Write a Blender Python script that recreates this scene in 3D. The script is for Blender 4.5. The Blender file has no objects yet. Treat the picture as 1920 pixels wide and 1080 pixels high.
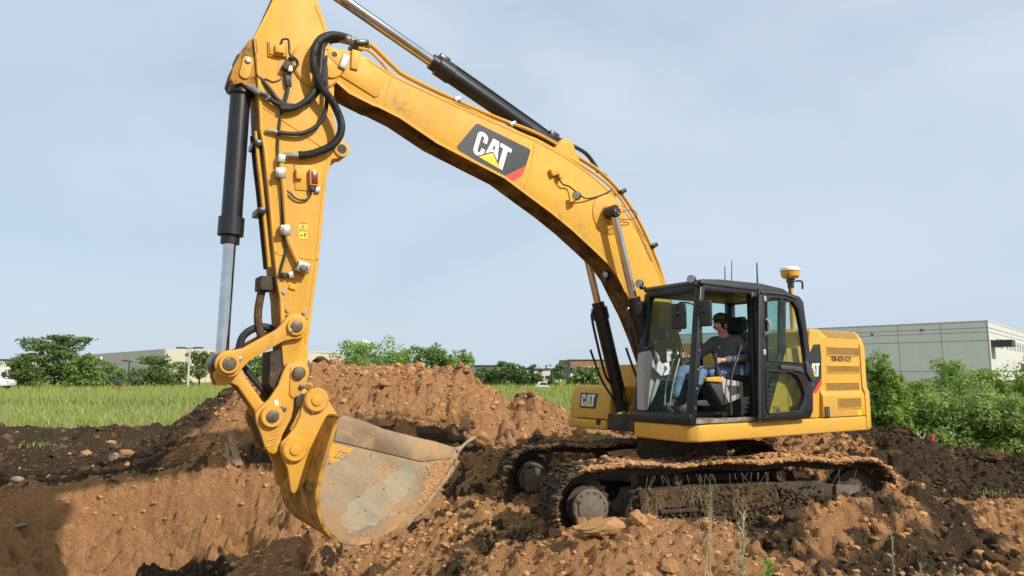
import bpy, bmesh, math, random
import numpy as np
from mathutils import Vector, Matrix

# ---------------------------------------------------------------- camera, sky, sun, exposure
R = math.radians
scene = bpy.context.scene
FPX, CAMZ, PITCH = 1300.0, 1.83, math.atan(165 / 1300.0)
cam_d = bpy.data.cameras.new('camera'); cam = bpy.data.objects.new('camera', cam_d)
scene.collection.objects.link(cam)
cam_d.sensor_width = 36.0; cam_d.lens = 36.0 * FPX / 1920.0
cam_d.clip_start = 0.05; cam_d.clip_end = 6000
cam.location = (0, 0, CAMZ); cam.rotation_euler = (R(90) + PITCH, 0, 0)
scene.camera = cam

SUN_DIR = Vector((0.80, -0.60, 0.0)).normalized()      # horizontal direction towards the sun
SUN_EL = R(36)
world = bpy.data.worlds.new('World'); scene.world = world; world.use_nodes = True
wn, wl = world.node_tree.nodes, world.node_tree.links
wn.clear()
sky = wn.new('ShaderNodeTexSky'); sky.sky_type = 'NISHITA'; sky.sun_disc = False
sky.sun_elevation = SUN_EL; sky.sun_rotation = math.atan2(SUN_DIR.x, SUN_DIR.y)
sky.air_density = 1.0; sky.dust_density = 1.6; sky.ozone_density = 1.4
tc = wn.new('ShaderNodeTexCoord')
mp = wn.new('ShaderNodeMapping'); mp.inputs['Scale'].default_value = (1.0, 1.0, 2.4); mp.inputs['Rotation'].default_value = (0.12, 0.2, 0.5)
n1 = wn.new('ShaderNodeTexNoise'); n1.inputs['Scale'].default_value = 1.5; n1.inputs['Detail'].default_value = 6; n1.inputs['Roughness'].default_value = 0.5
n1.inputs['Distortion'].default_value = 0.35
rp = wn.new('ShaderNodeMapRange'); rp.inputs['From Min'].default_value = 0.36; rp.inputs['From Max'].default_value = 0.66
rp.inputs['To Min'].default_value = 0.65; rp.inputs['To Max'].default_value = 1.0
mx = wn.new('ShaderNodeMix'); mx.data_type = 'RGBA'
mx.inputs['B'].default_value = (5.0, 5.9, 6.95, 1)      # thin high cloud lit by the sun
bg = wn.new('ShaderNodeBackground'); bg.inputs['Strength'].default_value = 0.125
out = wn.new('ShaderNodeOutputWorld')
wl.new(tc.outputs['Generated'], mp.inputs['Vector']); wl.new(mp.outputs['Vector'], n1.inputs['Vector'])
wl.new(n1.outputs['Fac'], rp.inputs['Value']); wl.new(rp.outputs['Result'], mx.inputs['Factor'])
wl.new(sky.outputs['Color'], mx.inputs['A']); wl.new(mx.outputs['Result'], bg.inputs['Color'])
wl.new(bg.outputs['Background'], out.inputs['Surface'])

sun_d = bpy.data.lights.new('sun', 'SUN'); sun = bpy.data.objects.new('sun', sun_d)
scene.collection.objects.link(sun)
sun_d.energy = 4.6; sun_d.angle = R(0.8); sun_d.color = (1.0, 0.94, 0.85)
sd = Vector((SUN_DIR.x * math.cos(SUN_EL), SUN_DIR.y * math.cos(SUN_EL), math.sin(SUN_EL)))
sun.rotation_euler = (-sd).to_track_quat('-Z', 'Y').to_euler(); sun.location = (20, -15, 30)
scene.view_settings.view_transform = 'Standard'; scene.view_settings.look = 'None'
scene.view_settings.exposure = 0.0; scene.view_settings.gamma = 1.0

rng = np.random.default_rng(7); random.seed(7)
COL = scene.collection

# ---------------------------------------------------------------- materials
MATS = {}
def new_mat(name):
    m = bpy.data.materials.new(name); m.use_nodes = True
    nt = m.node_tree; b = nt.nodes['Principled BSDF']
    MATS[name] = m
    return m, nt, b
def noise(nt, scale, detail=4, rough=.55, coord='Object', vec=None, dist=0.0, stretch=None):
    t = nt.nodes.new('ShaderNodeTexCoord'); n = nt.nodes.new('ShaderNodeTexNoise')
    n.inputs['Scale'].default_value = scale; n.inputs['Detail'].default_value = detail
    n.inputs['Roughness'].default_value = rough; n.inputs['Distortion'].default_value = dist
    src = t.outputs[coord]
    if stretch:
        mm = nt.nodes.new('ShaderNodeMapping'); mm.inputs['Scale'].default_value = stretch
        nt.links.new(src, mm.inputs['Vector']); src = mm.outputs['Vector']
    nt.links.new(src, n.inputs['Vector'])
    return n.outputs['Fac']
def ramp(nt, src, lo, hi, a=0.0, b=1.0):
    r = nt.nodes.new('ShaderNodeMapRange'); r.inputs['From Min'].default_value = lo; r.inputs['From Max'].default_value = hi
    r.inputs['To Min'].default_value = a; r.inputs['To Max'].default_value = b; nt.links.new(src, r.inputs['Value'])
    return r.outputs['Result']
def mixc(nt, fac, a, b):
    m = nt.nodes.new('ShaderNodeMix'); m.data_type = 'RGBA'
    for k, v in (('A', a), ('B', b)):
        if isinstance(v, tuple): m.inputs[k].default_value = (*v, 1)
        else: nt.links.new(v, m.inputs[k])
    if isinstance(fac, float): m.inputs['Factor'].default_value = fac
    else: nt.links.new(fac, m.inputs['Factor'])
    return m.outputs['Result']
def bump(nt, b, src, strength, dist=0.02):
    bm_ = nt.nodes.new('ShaderNodeBump'); bm_.inputs['Strength'].default_value = strength; bm_.inputs['Distance'].default_value = dist
    nt.links.new(src, bm_.inputs['Height']); nt.links.new(bm_.outputs['Normal'], b.inputs['Normal'])
def surf(name, c1, c2=None, rough=.5, metal=0.0, scale=4.0, lo=.4, hi=.65, dirt=None, dscale=3.0, dlo=.55, dhi=.75, bmp=0.0, bscale=40, bdist=.01, spec=None, coat=0.0, detail=4, stretch=None):
    m, nt, b = new_mat(name)
    if c2 is None: c2 = tuple(min(1, v * .86) for v in c1)
    col = mixc(nt, ramp(nt, noise(nt, scale, detail, stretch=stretch), lo, hi), c1, c2)
    if dirt:
        n_ = noise(nt, dscale, 7, .68)
        fac = ramp(nt, n_, dlo, dhi)
        col = mixc(nt, fac, col, dirt)
        nt.links.new(ramp(nt, fac, 0, 1, rough, .9), b.inputs['Roughness'])
    else:
        nt.links.new(ramp(nt, noise(nt, scale * 3, 4), .3, .7, rough * .85, min(1, rough * 1.15)), b.inputs['Roughness'])
    nt.links.new(col, b.inputs['Base Color']); b.inputs['Metallic'].default_value = metal
    if coat: b.inputs['Coat Weight'].default_value = coat; b.inputs['Coat Roughness'].default_value = .12
    if spec is not None: b.inputs['Specular IOR Level'].default_value = spec
    if bmp: bump(nt, b, noise(nt, bscale, 4, .6), bmp, bdist)
    return m
TAN = (.40, .235, .108)
DARK = (.052, .034, .021)
def paint(name, c, dust, chips, grime, spec=.22):      # machine paint: dust film, runs, chips and scratches
    m, nt, b = new_mat(name)
    col = mixc(nt, ramp(nt, noise(nt, .8, 3), .35, .65), c, tuple(v * .93 for v in c))
    film = noise(nt, 2.2, 8, .66); runs = noise(nt, 3.0, 6, .6, stretch=(4.5, 4.5, .55))
    mul = nt.nodes.new('ShaderNodeMath'); mul.operation = 'MULTIPLY'; nt.links.new(film, mul.inputs[0]); nt.links.new(runs, mul.inputs[1])
    f1 = ramp(nt, mul.outputs[0], .22, .46, 0, dust)
    col = mixc(nt, f1, col, (.50, .30, .125))
    col = mixc(nt, ramp(nt, noise(nt, 3.2, 9, .74, dist=.6), .59, .73, 0, grime), col, (.15, .085, .034))
    chip = ramp(nt, noise(nt, 34, 3, .5), .705, .725, 0, chips); col = mixc(nt, chip, col, (.07, .045, .03))
    scr = ramp(nt, noise(nt, 6, 4, .6, stretch=(1.2, 1.2, 14)), .70, .74, 0, chips * .5); col = mixc(nt, scr, col, (.30, .19, .06))
    nt.links.new(col, b.inputs['Base Color']); nt.links.new(ramp(nt, film, .35, .65, .42, .66), b.inputs['Roughness']); b.inputs['Specular IOR Level'].default_value = spec
    bump(nt, b, noise(nt, 3.5, 3, .5), .03, .02)
paint('yellow', (.685, .378, .052), .75, .6, .6)
paint('yellow_worn', (.66, .345, .05), .9, 1.0, .95, .2)
def scraped(name, c1, c2, mudc, mudlo, mudhi, ang=38, rough=.5, metal=.12):
    m, nt, b = new_mat(name); t = nt.nodes.new('ShaderNodeTexCoord')
    def dirn(sc, scale, det):
        r1 = nt.nodes.new('ShaderNodeMapping'); r1.inputs['Rotation'].default_value = (0, R(ang), 0); nt.links.new(t.outputs['Object'], r1.inputs['Vector'])
        r2 = nt.nodes.new('ShaderNodeMapping'); r2.inputs['Scale'].default_value = sc; nt.links.new(r1.outputs['Vector'], r2.inputs['Vector'])
        n_ = nt.nodes.new('ShaderNodeTexNoise'); n_.inputs['Scale'].default_value = scale; n_.inputs['Detail'].default_value = det; n_.inputs['Roughness'].default_value = .65; nt.links.new(r2.outputs['Vector'], n_.inputs['Vector']); return n_.outputs['Fac']
    s1, s2 = dirn((.7, 1, 2.4), 2.6, 9), dirn((.6, 1, 16), 5, 5)
    col = mixc(nt, ramp(nt, s1, .35, .65), c1, c2); col = mixc(nt, ramp(nt, s2, .60, .74, 0, .30), col, tuple(min(1, v * 1.35) for v in c1)); col = mixc(nt, ramp(nt, s2, .28, .40, .25, 0), col, tuple(v * .6 for v in c2))
    mud_ = ramp(nt, noise(nt, 2.6, 10, .72, dist=.4), mudlo, mudhi); col = mixc(nt, mud_, col, mudc)
    col = mixc(nt, ramp(nt, noise(nt, 22, 4, .6), .66, .70, 0, .8), col, (.10, .065, .035))
    nt.links.new(col, b.inputs['Base Color']); nt.links.new(ramp(nt, mud_, 0, 1, rough, .92), b.inputs['Roughness']); b.inputs['Metallic'].default_value = metal; b.inputs['Specular IOR Level'].default_value = .3
    bump(nt, b, noise(nt, 30, 6, .65), .35, .012)
surf('yellow_grimy', (.50, .25, .035), (.30, .16, .04), .65, scale=3.0, lo=.35, hi=.6, dirt=(.10, .065, .035), dscale=6, dlo=.48, dhi=.66, bmp=.3, bscale=50, spec=.2)
surf('black_paint', (.011, .011, .012), (.02, .02, .022), .34, scale=3, dirt=(.055, .045, .035), dscale=4, dlo=.6, dhi=.9)
surf('cab_black', (.010, .010, .011), (.018, .018, .02), .38, scale=3, dirt=(.05, .045, .038), dscale=5, dlo=.62, dhi=.95)
surf('roof_plastic', (.022, .024, .028), (.03, .032, .036), .5, scale=3)
surf('rubber', (.014, .014, .015), (.022, .021, .02), .6, scale=8)
surf('decal_black', (.022, .024, .028), (.027, .029, .033), .45, scale=3)
surf('decal_white', (.78, .78, .76), (.72, .72, .70), .5, scale=3)
surf('decal_yellow', (.86, .58, .02), (.82, .54, .02), .5)
surf('decal_red', (.66, .045, .03), (.58, .04, .028), .45)
surf('print_black', (.045, .028, .012), (.075, .042, .015), .6, scale=12)
surf('warning_yellow', (.80, .57, .03), (.72, .5, .03), .5)
surf('chrome', (.62, .63, .64), (.50, .51, .52), .09, 1.0, scale=6)
surf('zinc', (.40, .395, .37), (.26, .25, .23), .45, .6, scale=14)
surf('pin_steel', (.16, .125, .095), (.09, .07, .055), .5, .6, scale=20, dirt=(.16, .10, .06), dscale=14)
scraped('worn_steel', (.385, .30, .20), (.28, .21, .135), (.46, .28, .135), .45, .62)
scraped('scraped_steel', (.395, .345, .24), (.29, .245, .165), (.44, .285, .15), .50, .68)
scraped('rusty_plate', (.33, .245, .16), (.215, .145, .09), (.45, .30, .16), .44, .60, 55, .6, .1)
surf('bright_edge', (.46, .43, .36), (.27, .23, .17), .5, .4, scale=20)
surf('mud', (.125, .078, .042), (.062, .041, .025), .95, scale=6, lo=.4, hi=.6, dirt=TAN, dscale=4.5, dlo=.60, dhi=.72, bmp=.8, bscale=45, bdist=.02, spec=.1)
surf('mud_tan', (.42, .25, .115), (.30, .175, .08), .95, scale=7, lo=.4, hi=.6, dirt=(.10, .064, .035), dscale=5.5, dlo=.53, dhi=.64, bmp=.9, bscale=45, bdist=.02, spec=.1)
surf('mud_steel', (.085, .062, .042), (.05, .038, .028), .75, .15, scale=7, lo=.4, hi=.6, dirt=(.19, .125, .07), dscale=6, dlo=.56, dhi=.70, bmp=.5, bscale=40, bdist=.015, spec=.25)
surf('drive_steel', (.19, .15, .11), (.13, .10, .075), .7, .1, scale=10, dirt=(.2, .135, .08), dscale=9, dlo=.55, dhi=.7, bmp=.4, bscale=60, spec=.25)
surf('straw', (.26, .20, .11), (.17, .13, .07), .85, scale=9)
surf('seed', (.42, .42, .24), (.32, .33, .17), .8, scale=9)
surf('dried_mud', (.46, .29, .145), (.36, .215, .10), .95, scale=9, lo=.4, hi=.6, dirt=(.24, .165, .10), dscale=12, dlo=.55, dhi=.66, bmp=.7, bscale=60, spec=.1)
surf('mesh_grille', (.36, .185, .028), (.25, .125, .02), .7, scale=30, dirt=(.30, .2, .09), dscale=9, dlo=.5, dhi=.7)
surf('seat_fabric', (.022, .022, .024), (.034, .034, .036), .9, scale=20, bmp=.3, bscale=200)
surf('grey_plastic', (.42, .40, .36), (.36, .345, .31), .6, scale=6)
surf('dark_plastic', (.045, .046, .047), (.06, .06, .06), .55, scale=6)
surf('floor_mat', (.30, .26, .20), (.12, .095, .07), .9, scale=9, lo=.4, hi=.6)
surf('paper', (.66, .66, .68), (.6, .6, .63), .8)
surf('reflector', (.17, .006, .012), (.12, .005, .01), .25, scale=60, coat=.5)
surf('lamp_glass', (.55, .56, .56), (.38, .38, .37), .2, scale=50)
surf('receiver_white', (.8, .8, .79), (.75, .75, .73), .45)
surf('skin', (.62, .34, .245), (.55, .28, .195), .55, scale=14, spec=.3)
surf('shirt', (.11, .114, .126), (.145, .147, .16), .92, scale=16, bmp=.25, bscale=30, bdist=.02)
surf('shirt_print', (.36, .06, .05), (.3, .2, .2), .8, scale=40)
surf('jeans', (.16, .25, .38), (.085, .145, .25), .92, scale=12, lo=.35, hi=.65, bmp=.3, bscale=28, bdist=.02)
surf('boot', (.15, .10, .06), (.1, .07, .045), .85, scale=12)
surf('cap_cloth', (.045, .043, .034), (.10, .09, .07), .9, scale=25, lo=.45, hi=.55)
surf('cap_mesh', (.010, .010, .010), (.016, .016, .015), .9, scale=60)
surf('hair', (.03, .02, .013), None, .8)
surf('eye', (.03, .02, .015), None, .2)
surf('precast', (.80, .755, .70), (.76, .72, .665), .9, scale=.35, dirt=(.64, .615, .575), dscale=.12, dlo=.5, dhi=.8)
surf('precast_joint', (.76, .76, .74), (.72, .72, .70), .9, scale=.5)
surf('groove', (.52, .51, .49), None, .9)
surf('precast_pale', (.56, .55, .51), (.52, .51, .47), .9, scale=.2)
surf('cream_wall', (.55, .49, .39), (.52, .46, .37), .9, scale=.1)
surf('tan_wall', (.66, .60, .52), (.62, .565, .49), .9, scale=.1)
surf('brick_orange', (.36, .17, .095), (.31, .14, .08), .9, scale=.6)
surf('wall_grey', (.20, .20, .20), (.17, .17, .17), .9, scale=.2)
surf('roof_dark', (.05, .05, .055), (.07, .07, .07), .8, scale=.5)
surf('pane_dark', (.03, .04, .05), (.045, .055, .065), .12, scale=.5)
surf('car_white', (.72, .72, .72), (.68, .68, .68), .3, coat=.4)
surf('pole_pale', (.50, .48, .43), (.44, .42, .38), .6)
surf('stake_red', (.62, .05, .03), (.5, .04, .025), .7)
surf('bark', (.10, .075, .055), (.055, .042, .032), .95, scale=12, bmp=.8, bscale=40)
surf('stone', (.27, .23, .19), (.2, .165, .13), .9, scale=10, dirt=(.34, .2, .09), dscale=8, dlo=.5, dhi=.7, bmp=.3)
surf('clay_slab', (.47, .28, .135), (.39, .225, .105), .95, scale=5, dirt=(.2, .125, .065), dscale=9, dlo=.56, dhi=.68, bmp=.7, bscale=35, bdist=.02, spec=.1)
surf('wood_split', (.42, .28, .15), (.30, .19, .10), .9, scale=8, bmp=.4, stretch=(8, 1, 1))

def glass(name, tint):
    m, nt, b = new_mat(name); nt.nodes.remove(b)
    o = nt.nodes['Material Output']
    t = nt.nodes.new('ShaderNodeBsdfTransparent'); t.inputs['Color'].default_value = (*tint, 1)
    g = nt.nodes.new('ShaderNodeBsdfGlossy'); g.inputs['Roughness'].default_value = .03
    d = nt.nodes.new('ShaderNodeBsdfDiffuse'); d.inputs['Color'].default_value = (.35, .33, .28, 1)
    lw = nt.nodes.new('ShaderNodeLayerWeight'); lw.inputs['Blend'].default_value = .12
    m1 = nt.nodes.new('ShaderNodeMixShader'); m2 = nt.nodes.new('ShaderNodeMixShader')
    nt.links.new(lw.outputs['Fresnel'], m1.inputs['Fac'])
    nt.links.new(t.outputs[0], m1.inputs[1]); nt.links.new(g.outputs[0], m1.inputs[2])
    nt.links.new(ramp(nt, noise(nt, 6, 6, .7), .5, .85, .015, .10), m2.inputs['Fac'])
    nt.links.new(m1.outputs[0], m2.inputs[1]); nt.links.new(d.outputs[0], m2.inputs[2])
    nt.links.new(m2.outputs[0], o.inputs['Surface'])
glass('glass_clear', (.93, .965, .955)); glass('glass_tint', (.80, .925, .905)); glass('glass_door', (.80, .90, .86))

def leaf_mat(name, ca, cb, cc, trans=.35, patch=None):
    m, nt, b = new_mat(name); o = nt.nodes['Material Output']
    g = nt.nodes.new('ShaderNodeNewGeometry')
    c = mixc(nt, ramp(nt, g.outputs['Random Per Island'], 0, .6), ca, cb)
    c = mixc(nt, ramp(nt, g.outputs['Random Per Island'], .75, 1), c, cc)
    if patch: c = mixc(nt, ramp(nt, noise(nt, .45, 6, .65), .48, .66, 0, .8), c, patch)
    nt.links.new(c, b.inputs['Base Color']); b.inputs['Roughness'].default_value = .55; b.inputs['Specular IOR Level'].default_value = .25
    t = nt.nodes.new('ShaderNodeBsdfTranslucent'); nt.links.new(c, t.inputs['Color'])
    x = nt.nodes.new('ShaderNodeMixShader'); x.inputs['Fac'].default_value = trans
    nt.links.new(b.outputs[0], x.inputs[1]); nt.links.new(t.outputs[0], x.inputs[2]); nt.links.new(x.outputs[0], o.inputs['Surface'])
leaf_mat('leaf_dark', (.085, .14, .036), (.135, .20, .052), (.18, .25, .07))
surf('stick_face', (.36, .20, .045), (.24, .145, .05), .7, scale=2.2, dirt=(.10, .066, .036), dscale=3, dlo=.46, dhi=.66, spec=.2)  # brown-grey grime with the front face's shade darkened into the colour
surf('boom_grime_shade', (.15, .09, .032), (.24, .135, .04), .75, scale=2.5, dirt=(.05, .032, .017), dscale=3.5, dlo=.45, dhi=.62, spec=.15)  # underside grime, with the shade beneath the boom painted in too
leaf_mat('leaf_mid', (.11, .19, .042), (.18, .28, .065), (.24, .35, .09))
leaf_mat('leaf_bright', (.18, .29, .05), (.28, .41, .075), (.36, .50, .11), .45)
leaf_mat('leaf_grey', (.24, .33, .07), (.33, .43, .115), (.46, .54, .21), .45)
leaf_mat('leaf_far', (.055, .085, .050), (.075, .11, .06), (.09, .13, .07))
leaf_mat('grass_blade', (.23, .33, .062), (.36, .44, .11), (.56, .54, .25), .4, (.42, .36, .16))
leaf_mat('grass_far', (.27, .32, .065), (.37, .40, .10), (.52, .48, .18), .4)
leaf_mat('weed', (.12, .30, .03), (.19, .40, .05), (.25, .45, .08), .4)

# ---------------------------------------------------------------- mesh helpers
def cat(path, n=6):
    p = [Vector(q) for q in path]
    if len(p) < 3: return p
    q = [p[0] * 2 - p[1]] + p + [p[-1] * 2 - p[-2]]
    o = []
    for i in range(1, len(q) - 2):
        for k in range(n):
            t = k / n; a, b, c, d = q[i - 1], q[i], q[i + 1], q[i + 2]
            o.append(.5 * ((2 * b) + (c - a) * t + (2 * a - 5 * b + 4 * c - d) * t * t + (3 * b - a - 3 * c + d) * t ** 3))
    return o + [p[-1]]
class MB:
    def __init__(s): s.v = []; s.f = []; s.m = []; s.cur = 0
    def add(s, vs, fs):
        k = len(s.v); s.v += [tuple(v) for v in vs]; s.f += [tuple(i + k for i in f) for f in fs]; s.m += [s.cur] * len(fs); return s
    def box(s, c, d, rot=None):
        c = Vector(c); h = Vector(d) * .5; vs = []
        for x in (-1, 1):
            for y in (-1, 1):
                for z in (-1, 1):
                    v = Vector((x * h.x, y * h.y, z * h.z)); v = rot @ v if rot is not None else v; vs.append(c + v)
        return s.add(vs, [(0, 1, 3, 2), (4, 6, 7, 5), (0, 4, 5, 1), (2, 3, 7, 6), (0, 2, 6, 4), (1, 5, 7, 3)])
    def poly(s, a, b):                                   # two matching loops of 3-D points -> closed solid
        n = len(a)
        return s.add(list(a) + list(b), [tuple(range(n - 1, -1, -1)), tuple(range(n, 2 * n))] + [(i, (i + 1) % n, n + (i + 1) % n, n + i) for i in range(n)])
    def prism(s, pts, y0, y1):                           # outline in x/z, thickness along y
        return s.poly([(x, y0, z) for x, z in pts], [(x, y1, z) for x, z in pts])
    def prismz(s, pts, z0, z1): return s.poly([(x, y, z0) for x, y in pts], [(x, y, z1) for x, y in pts])
    def prismx(s, pts, x0, x1): return s.poly([(x0, y, z) for y, z in pts], [(x1, y, z) for y, z in pts])
    def lathe(s, p0, p1, prof, n=20):                    # prof: (fraction along axis, radius)
        p0, p1 = Vector(p0), Vector(p1); d = p1 - p0; a = d.normalized()
        u = a.orthogonal().normalized(); w = a.cross(u); vs = []; m = len(prof)
        for t, r in prof:
            for k in range(n):
                th = 2 * math.pi * k / n; vs.append(p0 + d * t + (u * math.cos(th) + w * math.sin(th)) * r)
        fs = [(i * n + k, i * n + (k + 1) % n, (i + 1) * n + (k + 1) % n, (i + 1) * n + k) for i in range(m - 1) for k in range(n)]
        fs += [tuple(range(n - 1, -1, -1)), tuple(range((m - 1) * n, m * n))]
        return s.add(vs, fs)
    def cyl(s, p0, p1, r, r1=None, n=20): return s.lathe(p0, p1, [(0, r), (1, r if r1 is None else r1)], n)
    def tube(s, path, r, n=8, sub=6, rr=None):
        p = cat(path, sub) if sub else [Vector(q) for q in path]
        m = len(p); vs = []; u = None
        for i in range(m):
            d = (p[min(i + 1, m - 1)] - p[max(i - 1, 0)]).normalized()
            u = (d.orthogonal() if u is None else u - d * u.dot(d)).normalized(); w = d.cross(u)
            q = rr(i / (m - 1)) if rr else r
            for k in range(n):
                th = 2 * math.pi * k / n; vs.append(p[i] + (u * math.cos(th) + w * math.sin(th)) * q)
        fs = [(i * n + k, i * n + (k + 1) % n, (i + 1) * n + (k + 1) % n, (i + 1) * n + k) for i in range(m - 1) for k in range(n)]
        fs += [tuple(range(n - 1, -1, -1)), tuple(range((m - 1) * n, m * n))]
        return s.add(vs, fs)
    def data(s, name, mats, bevel=0, seg=2, ang=35):
        me = bpy.data.meshes.new(name); bm = bmesh.new()
        vv = [bm.verts.new(v) for v in s.v]
        for f, mi in zip(s.f, s.m):
            try: bf = bm.faces.new([vv[i] for i in f]); bf.material_index = mi
            except ValueError: pass
        bmesh.ops.recalc_face_normals(bm, faces=bm.faces)
        if bevel:
            es = [e for e in bm.edges if len(e.link_faces) == 2 and e.calc_face_angle(0) > R(28)]
            bmesh.ops.bevel(bm, geom=es, offset=bevel, segments=seg, profile=.5, affect='EDGES', clamp_overlap=True)
        bm.to_mesh(me); bm.free()
        for q in (mats if isinstance(mats, (list, tuple)) else [mats]): me.materials.append(MATS[q])
        me.polygons.foreach_set('use_smooth', [True] * len(me.polygons)); me.set_sharp_from_angle(angle=R(ang))
        return me
    def build(s, name, mats, parent=None, bevel=0, seg=2, ang=35):
        return link(name, s.data(name, mats, bevel, seg, ang), parent)
def link(name, data, parent=None, loc=None):
    o = bpy.data.objects.new(name, data); COL.objects.link(o)
    if parent is not None: o.parent = parent
    if loc is not None: o.location = loc
    return o
def tag(o, label=None, category=None, group=None, kind=None):
    for k, v in (('label', label), ('category', category), ('group', group), ('kind', kind)):
        if v: o[k] = v
    return o
def empty(name, loc=(0, 0, 0), rz=0.0, parent=None):
    o = link(name, None, parent); o.location = loc; o.rotation_euler = (0, 0, rz); o.empty_display_size = .2
    return o
def np_mesh(name, v, f, mat, parent=None, smooth=False, mi=None):
    me = bpy.data.meshes.new(name); v = np.asarray(v, np.float32); f = np.asarray(f, np.int32)
    k = f.shape[1]
    me.vertices.add(len(v)); me.vertices.foreach_set('co', v.ravel())
    me.loops.add(f.size); me.loops.foreach_set('vertex_index', f.ravel())
    me.polygons.add(len(f)); me.polygons.foreach_set('loop_start', np.arange(0, f.size, k, dtype=np.int32))
    me.polygons.foreach_set('loop_total', np.full(len(f), k, np.int32))
    for q in (mat if isinstance(mat, (list, tuple)) else [mat]): me.materials.append(MATS[q])
    if mi is not None: me.polygons.foreach_set('material_index', np.asarray(mi, np.int32))
    me.update(calc_edges=True); me.validate()
    me.polygons.foreach_set('use_smooth', np.full(len(f), smooth, bool))
    return link(name, me, parent)
def text_data(s, size, mat, bold=0.0, depth=.0015):
    c = bpy.data.curves.new('lettering', 'FONT'); c.body = s; c.size = size; c.extrude = depth; c.offset = bold
    t = bpy.data.objects.new('lettering', c); COL.objects.link(t)
    dg = bpy.context.evaluated_depsgraph_get(); me = bpy.data.meshes.new_from_object(t.evaluated_get(dg))
    COL.objects.unlink(t); bpy.data.objects.remove(t); me.materials.clear(); me.materials.append(MATS[mat])
    return me

# ---------------------------------------------------------------- the machine's own frame: x forward, y to its left, z up
TH = R(213); ORG = Vector((2.39, 9.99, 0)); FWD = Vector((math.cos(TH), math.sin(TH), 0)); LFT = Vector((-math.sin(TH), math.cos(TH), 0))
def sight(x, y):
    c, s_ = math.cos(PITCH), math.sin(PITCH)
    return Vector((0, c, s_)) + Vector((1, 0, 0)) * ((x - 960) / FPX) + Vector((0, -s_, c)) * ((540 - y) / FPX)
def U(x, y, yp):                                         # surveyed point on the machine plane y = yp -> (x, z)
    r = sight(x, y); c = Vector((0, 0, CAMZ)); t = (yp - (c - ORG).dot(LFT)) / r.dot(LFT); w = c + r * t
    return ((w - ORG).dot(FWD), w.z)
def UX(x, y, xp):                                        # ... on the plane x = xp -> (y, z)
    r = sight(x, y); c = Vector((0, 0, CAMZ)); t = (xp - (c - ORG).dot(FWD)) / r.dot(FWD); w = c + r * t
    return ((w - ORG).dot(LFT), w.z)
def UL(pts, yp): return [U(x, y, yp) for x, y in pts]
def U3(x, y, yp): a = U(x, y, yp); return Vector((a[0], yp, a[1]))
def G(x, y, d):                                          # surveyed world point at ground distance d
    r = sight(x, y); t = d / r.y; return Vector((r.x * t, d, CAMZ + r.z * t))

# ================================================================ the ground
TAB = np.random.default_rng(3).random((256, 256))
def vn(x, y, k=0):
    x = x + 17.3 * k; y = y + 9.7 * k
    xi = np.floor(x).astype(int); yi = np.floor(y).astype(int); fx = x - xi; fy = y - yi
    fx = fx * fx * fx * (fx * (fx * 6 - 15) + 10); fy = fy * fy * fy * (fy * (fy * 6 - 15) + 10)
    a, b = TAB[xi % 256, yi % 256], TAB[(xi + 1) % 256, yi % 256]
    c, d = TAB[xi % 256, (yi + 1) % 256], TAB[(xi + 1) % 256, (yi + 1) % 256]
    return (a + (b - a) * fx) * (1 - fy) + (c + (d - c) * fx) * fy
def rotn(x, y, a): return x * math.cos(a) - y * math.sin(a), x * math.sin(a) + y * math.cos(a)
def fbm(x, y, o=5, g=.5, k=0):
    s = 0; a = 1; t = 0
    for i in range(o):
        s = s + a * vn(x, y, k + i * 3); t += a; a *= g; x, y = rotn(x * 2.03, y * 2.03, .7)
    return s / t
def billow(x, y, o=4, g=.55, k=0):
    s = 0; a = 1; t = 0
    for i in range(o):
        s = s + a * np.abs(2 * vn(x, y, k + i * 5) - 1); t += a; a *= g; x, y = rotn(x * 2.1, y * 2.1, .9)
    return s / t
def cells(x, y, k=0):                                    # rounded lumps: distance to jittered cell points
    xi = np.floor(x).astype(int); yi = np.floor(y).astype(int); best = np.full(np.shape(x), 9.0)
    for i in (-1, 0, 1):
        for j in (-1, 0, 1):
            cx = xi + i; cy = yi + j
            px = cx + .15 + .7 * TAB[(cx + k) % 256, (cy + 31 * k) % 256]; py = cy + .15 + .7 * TAB[(cx + 91 + k) % 256, (cy + 57) % 256]
            best = np.minimum(best, (x - px) ** 2 + (y - py) ** 2)
    return np.sqrt(best)
def ss(a, b, x): t = np.clip((x - a) / (b - a), 0, 1); return t * t * (3 - 2 * t)
def px_at(px, d): return (px - 960) / FPX * d
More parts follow.
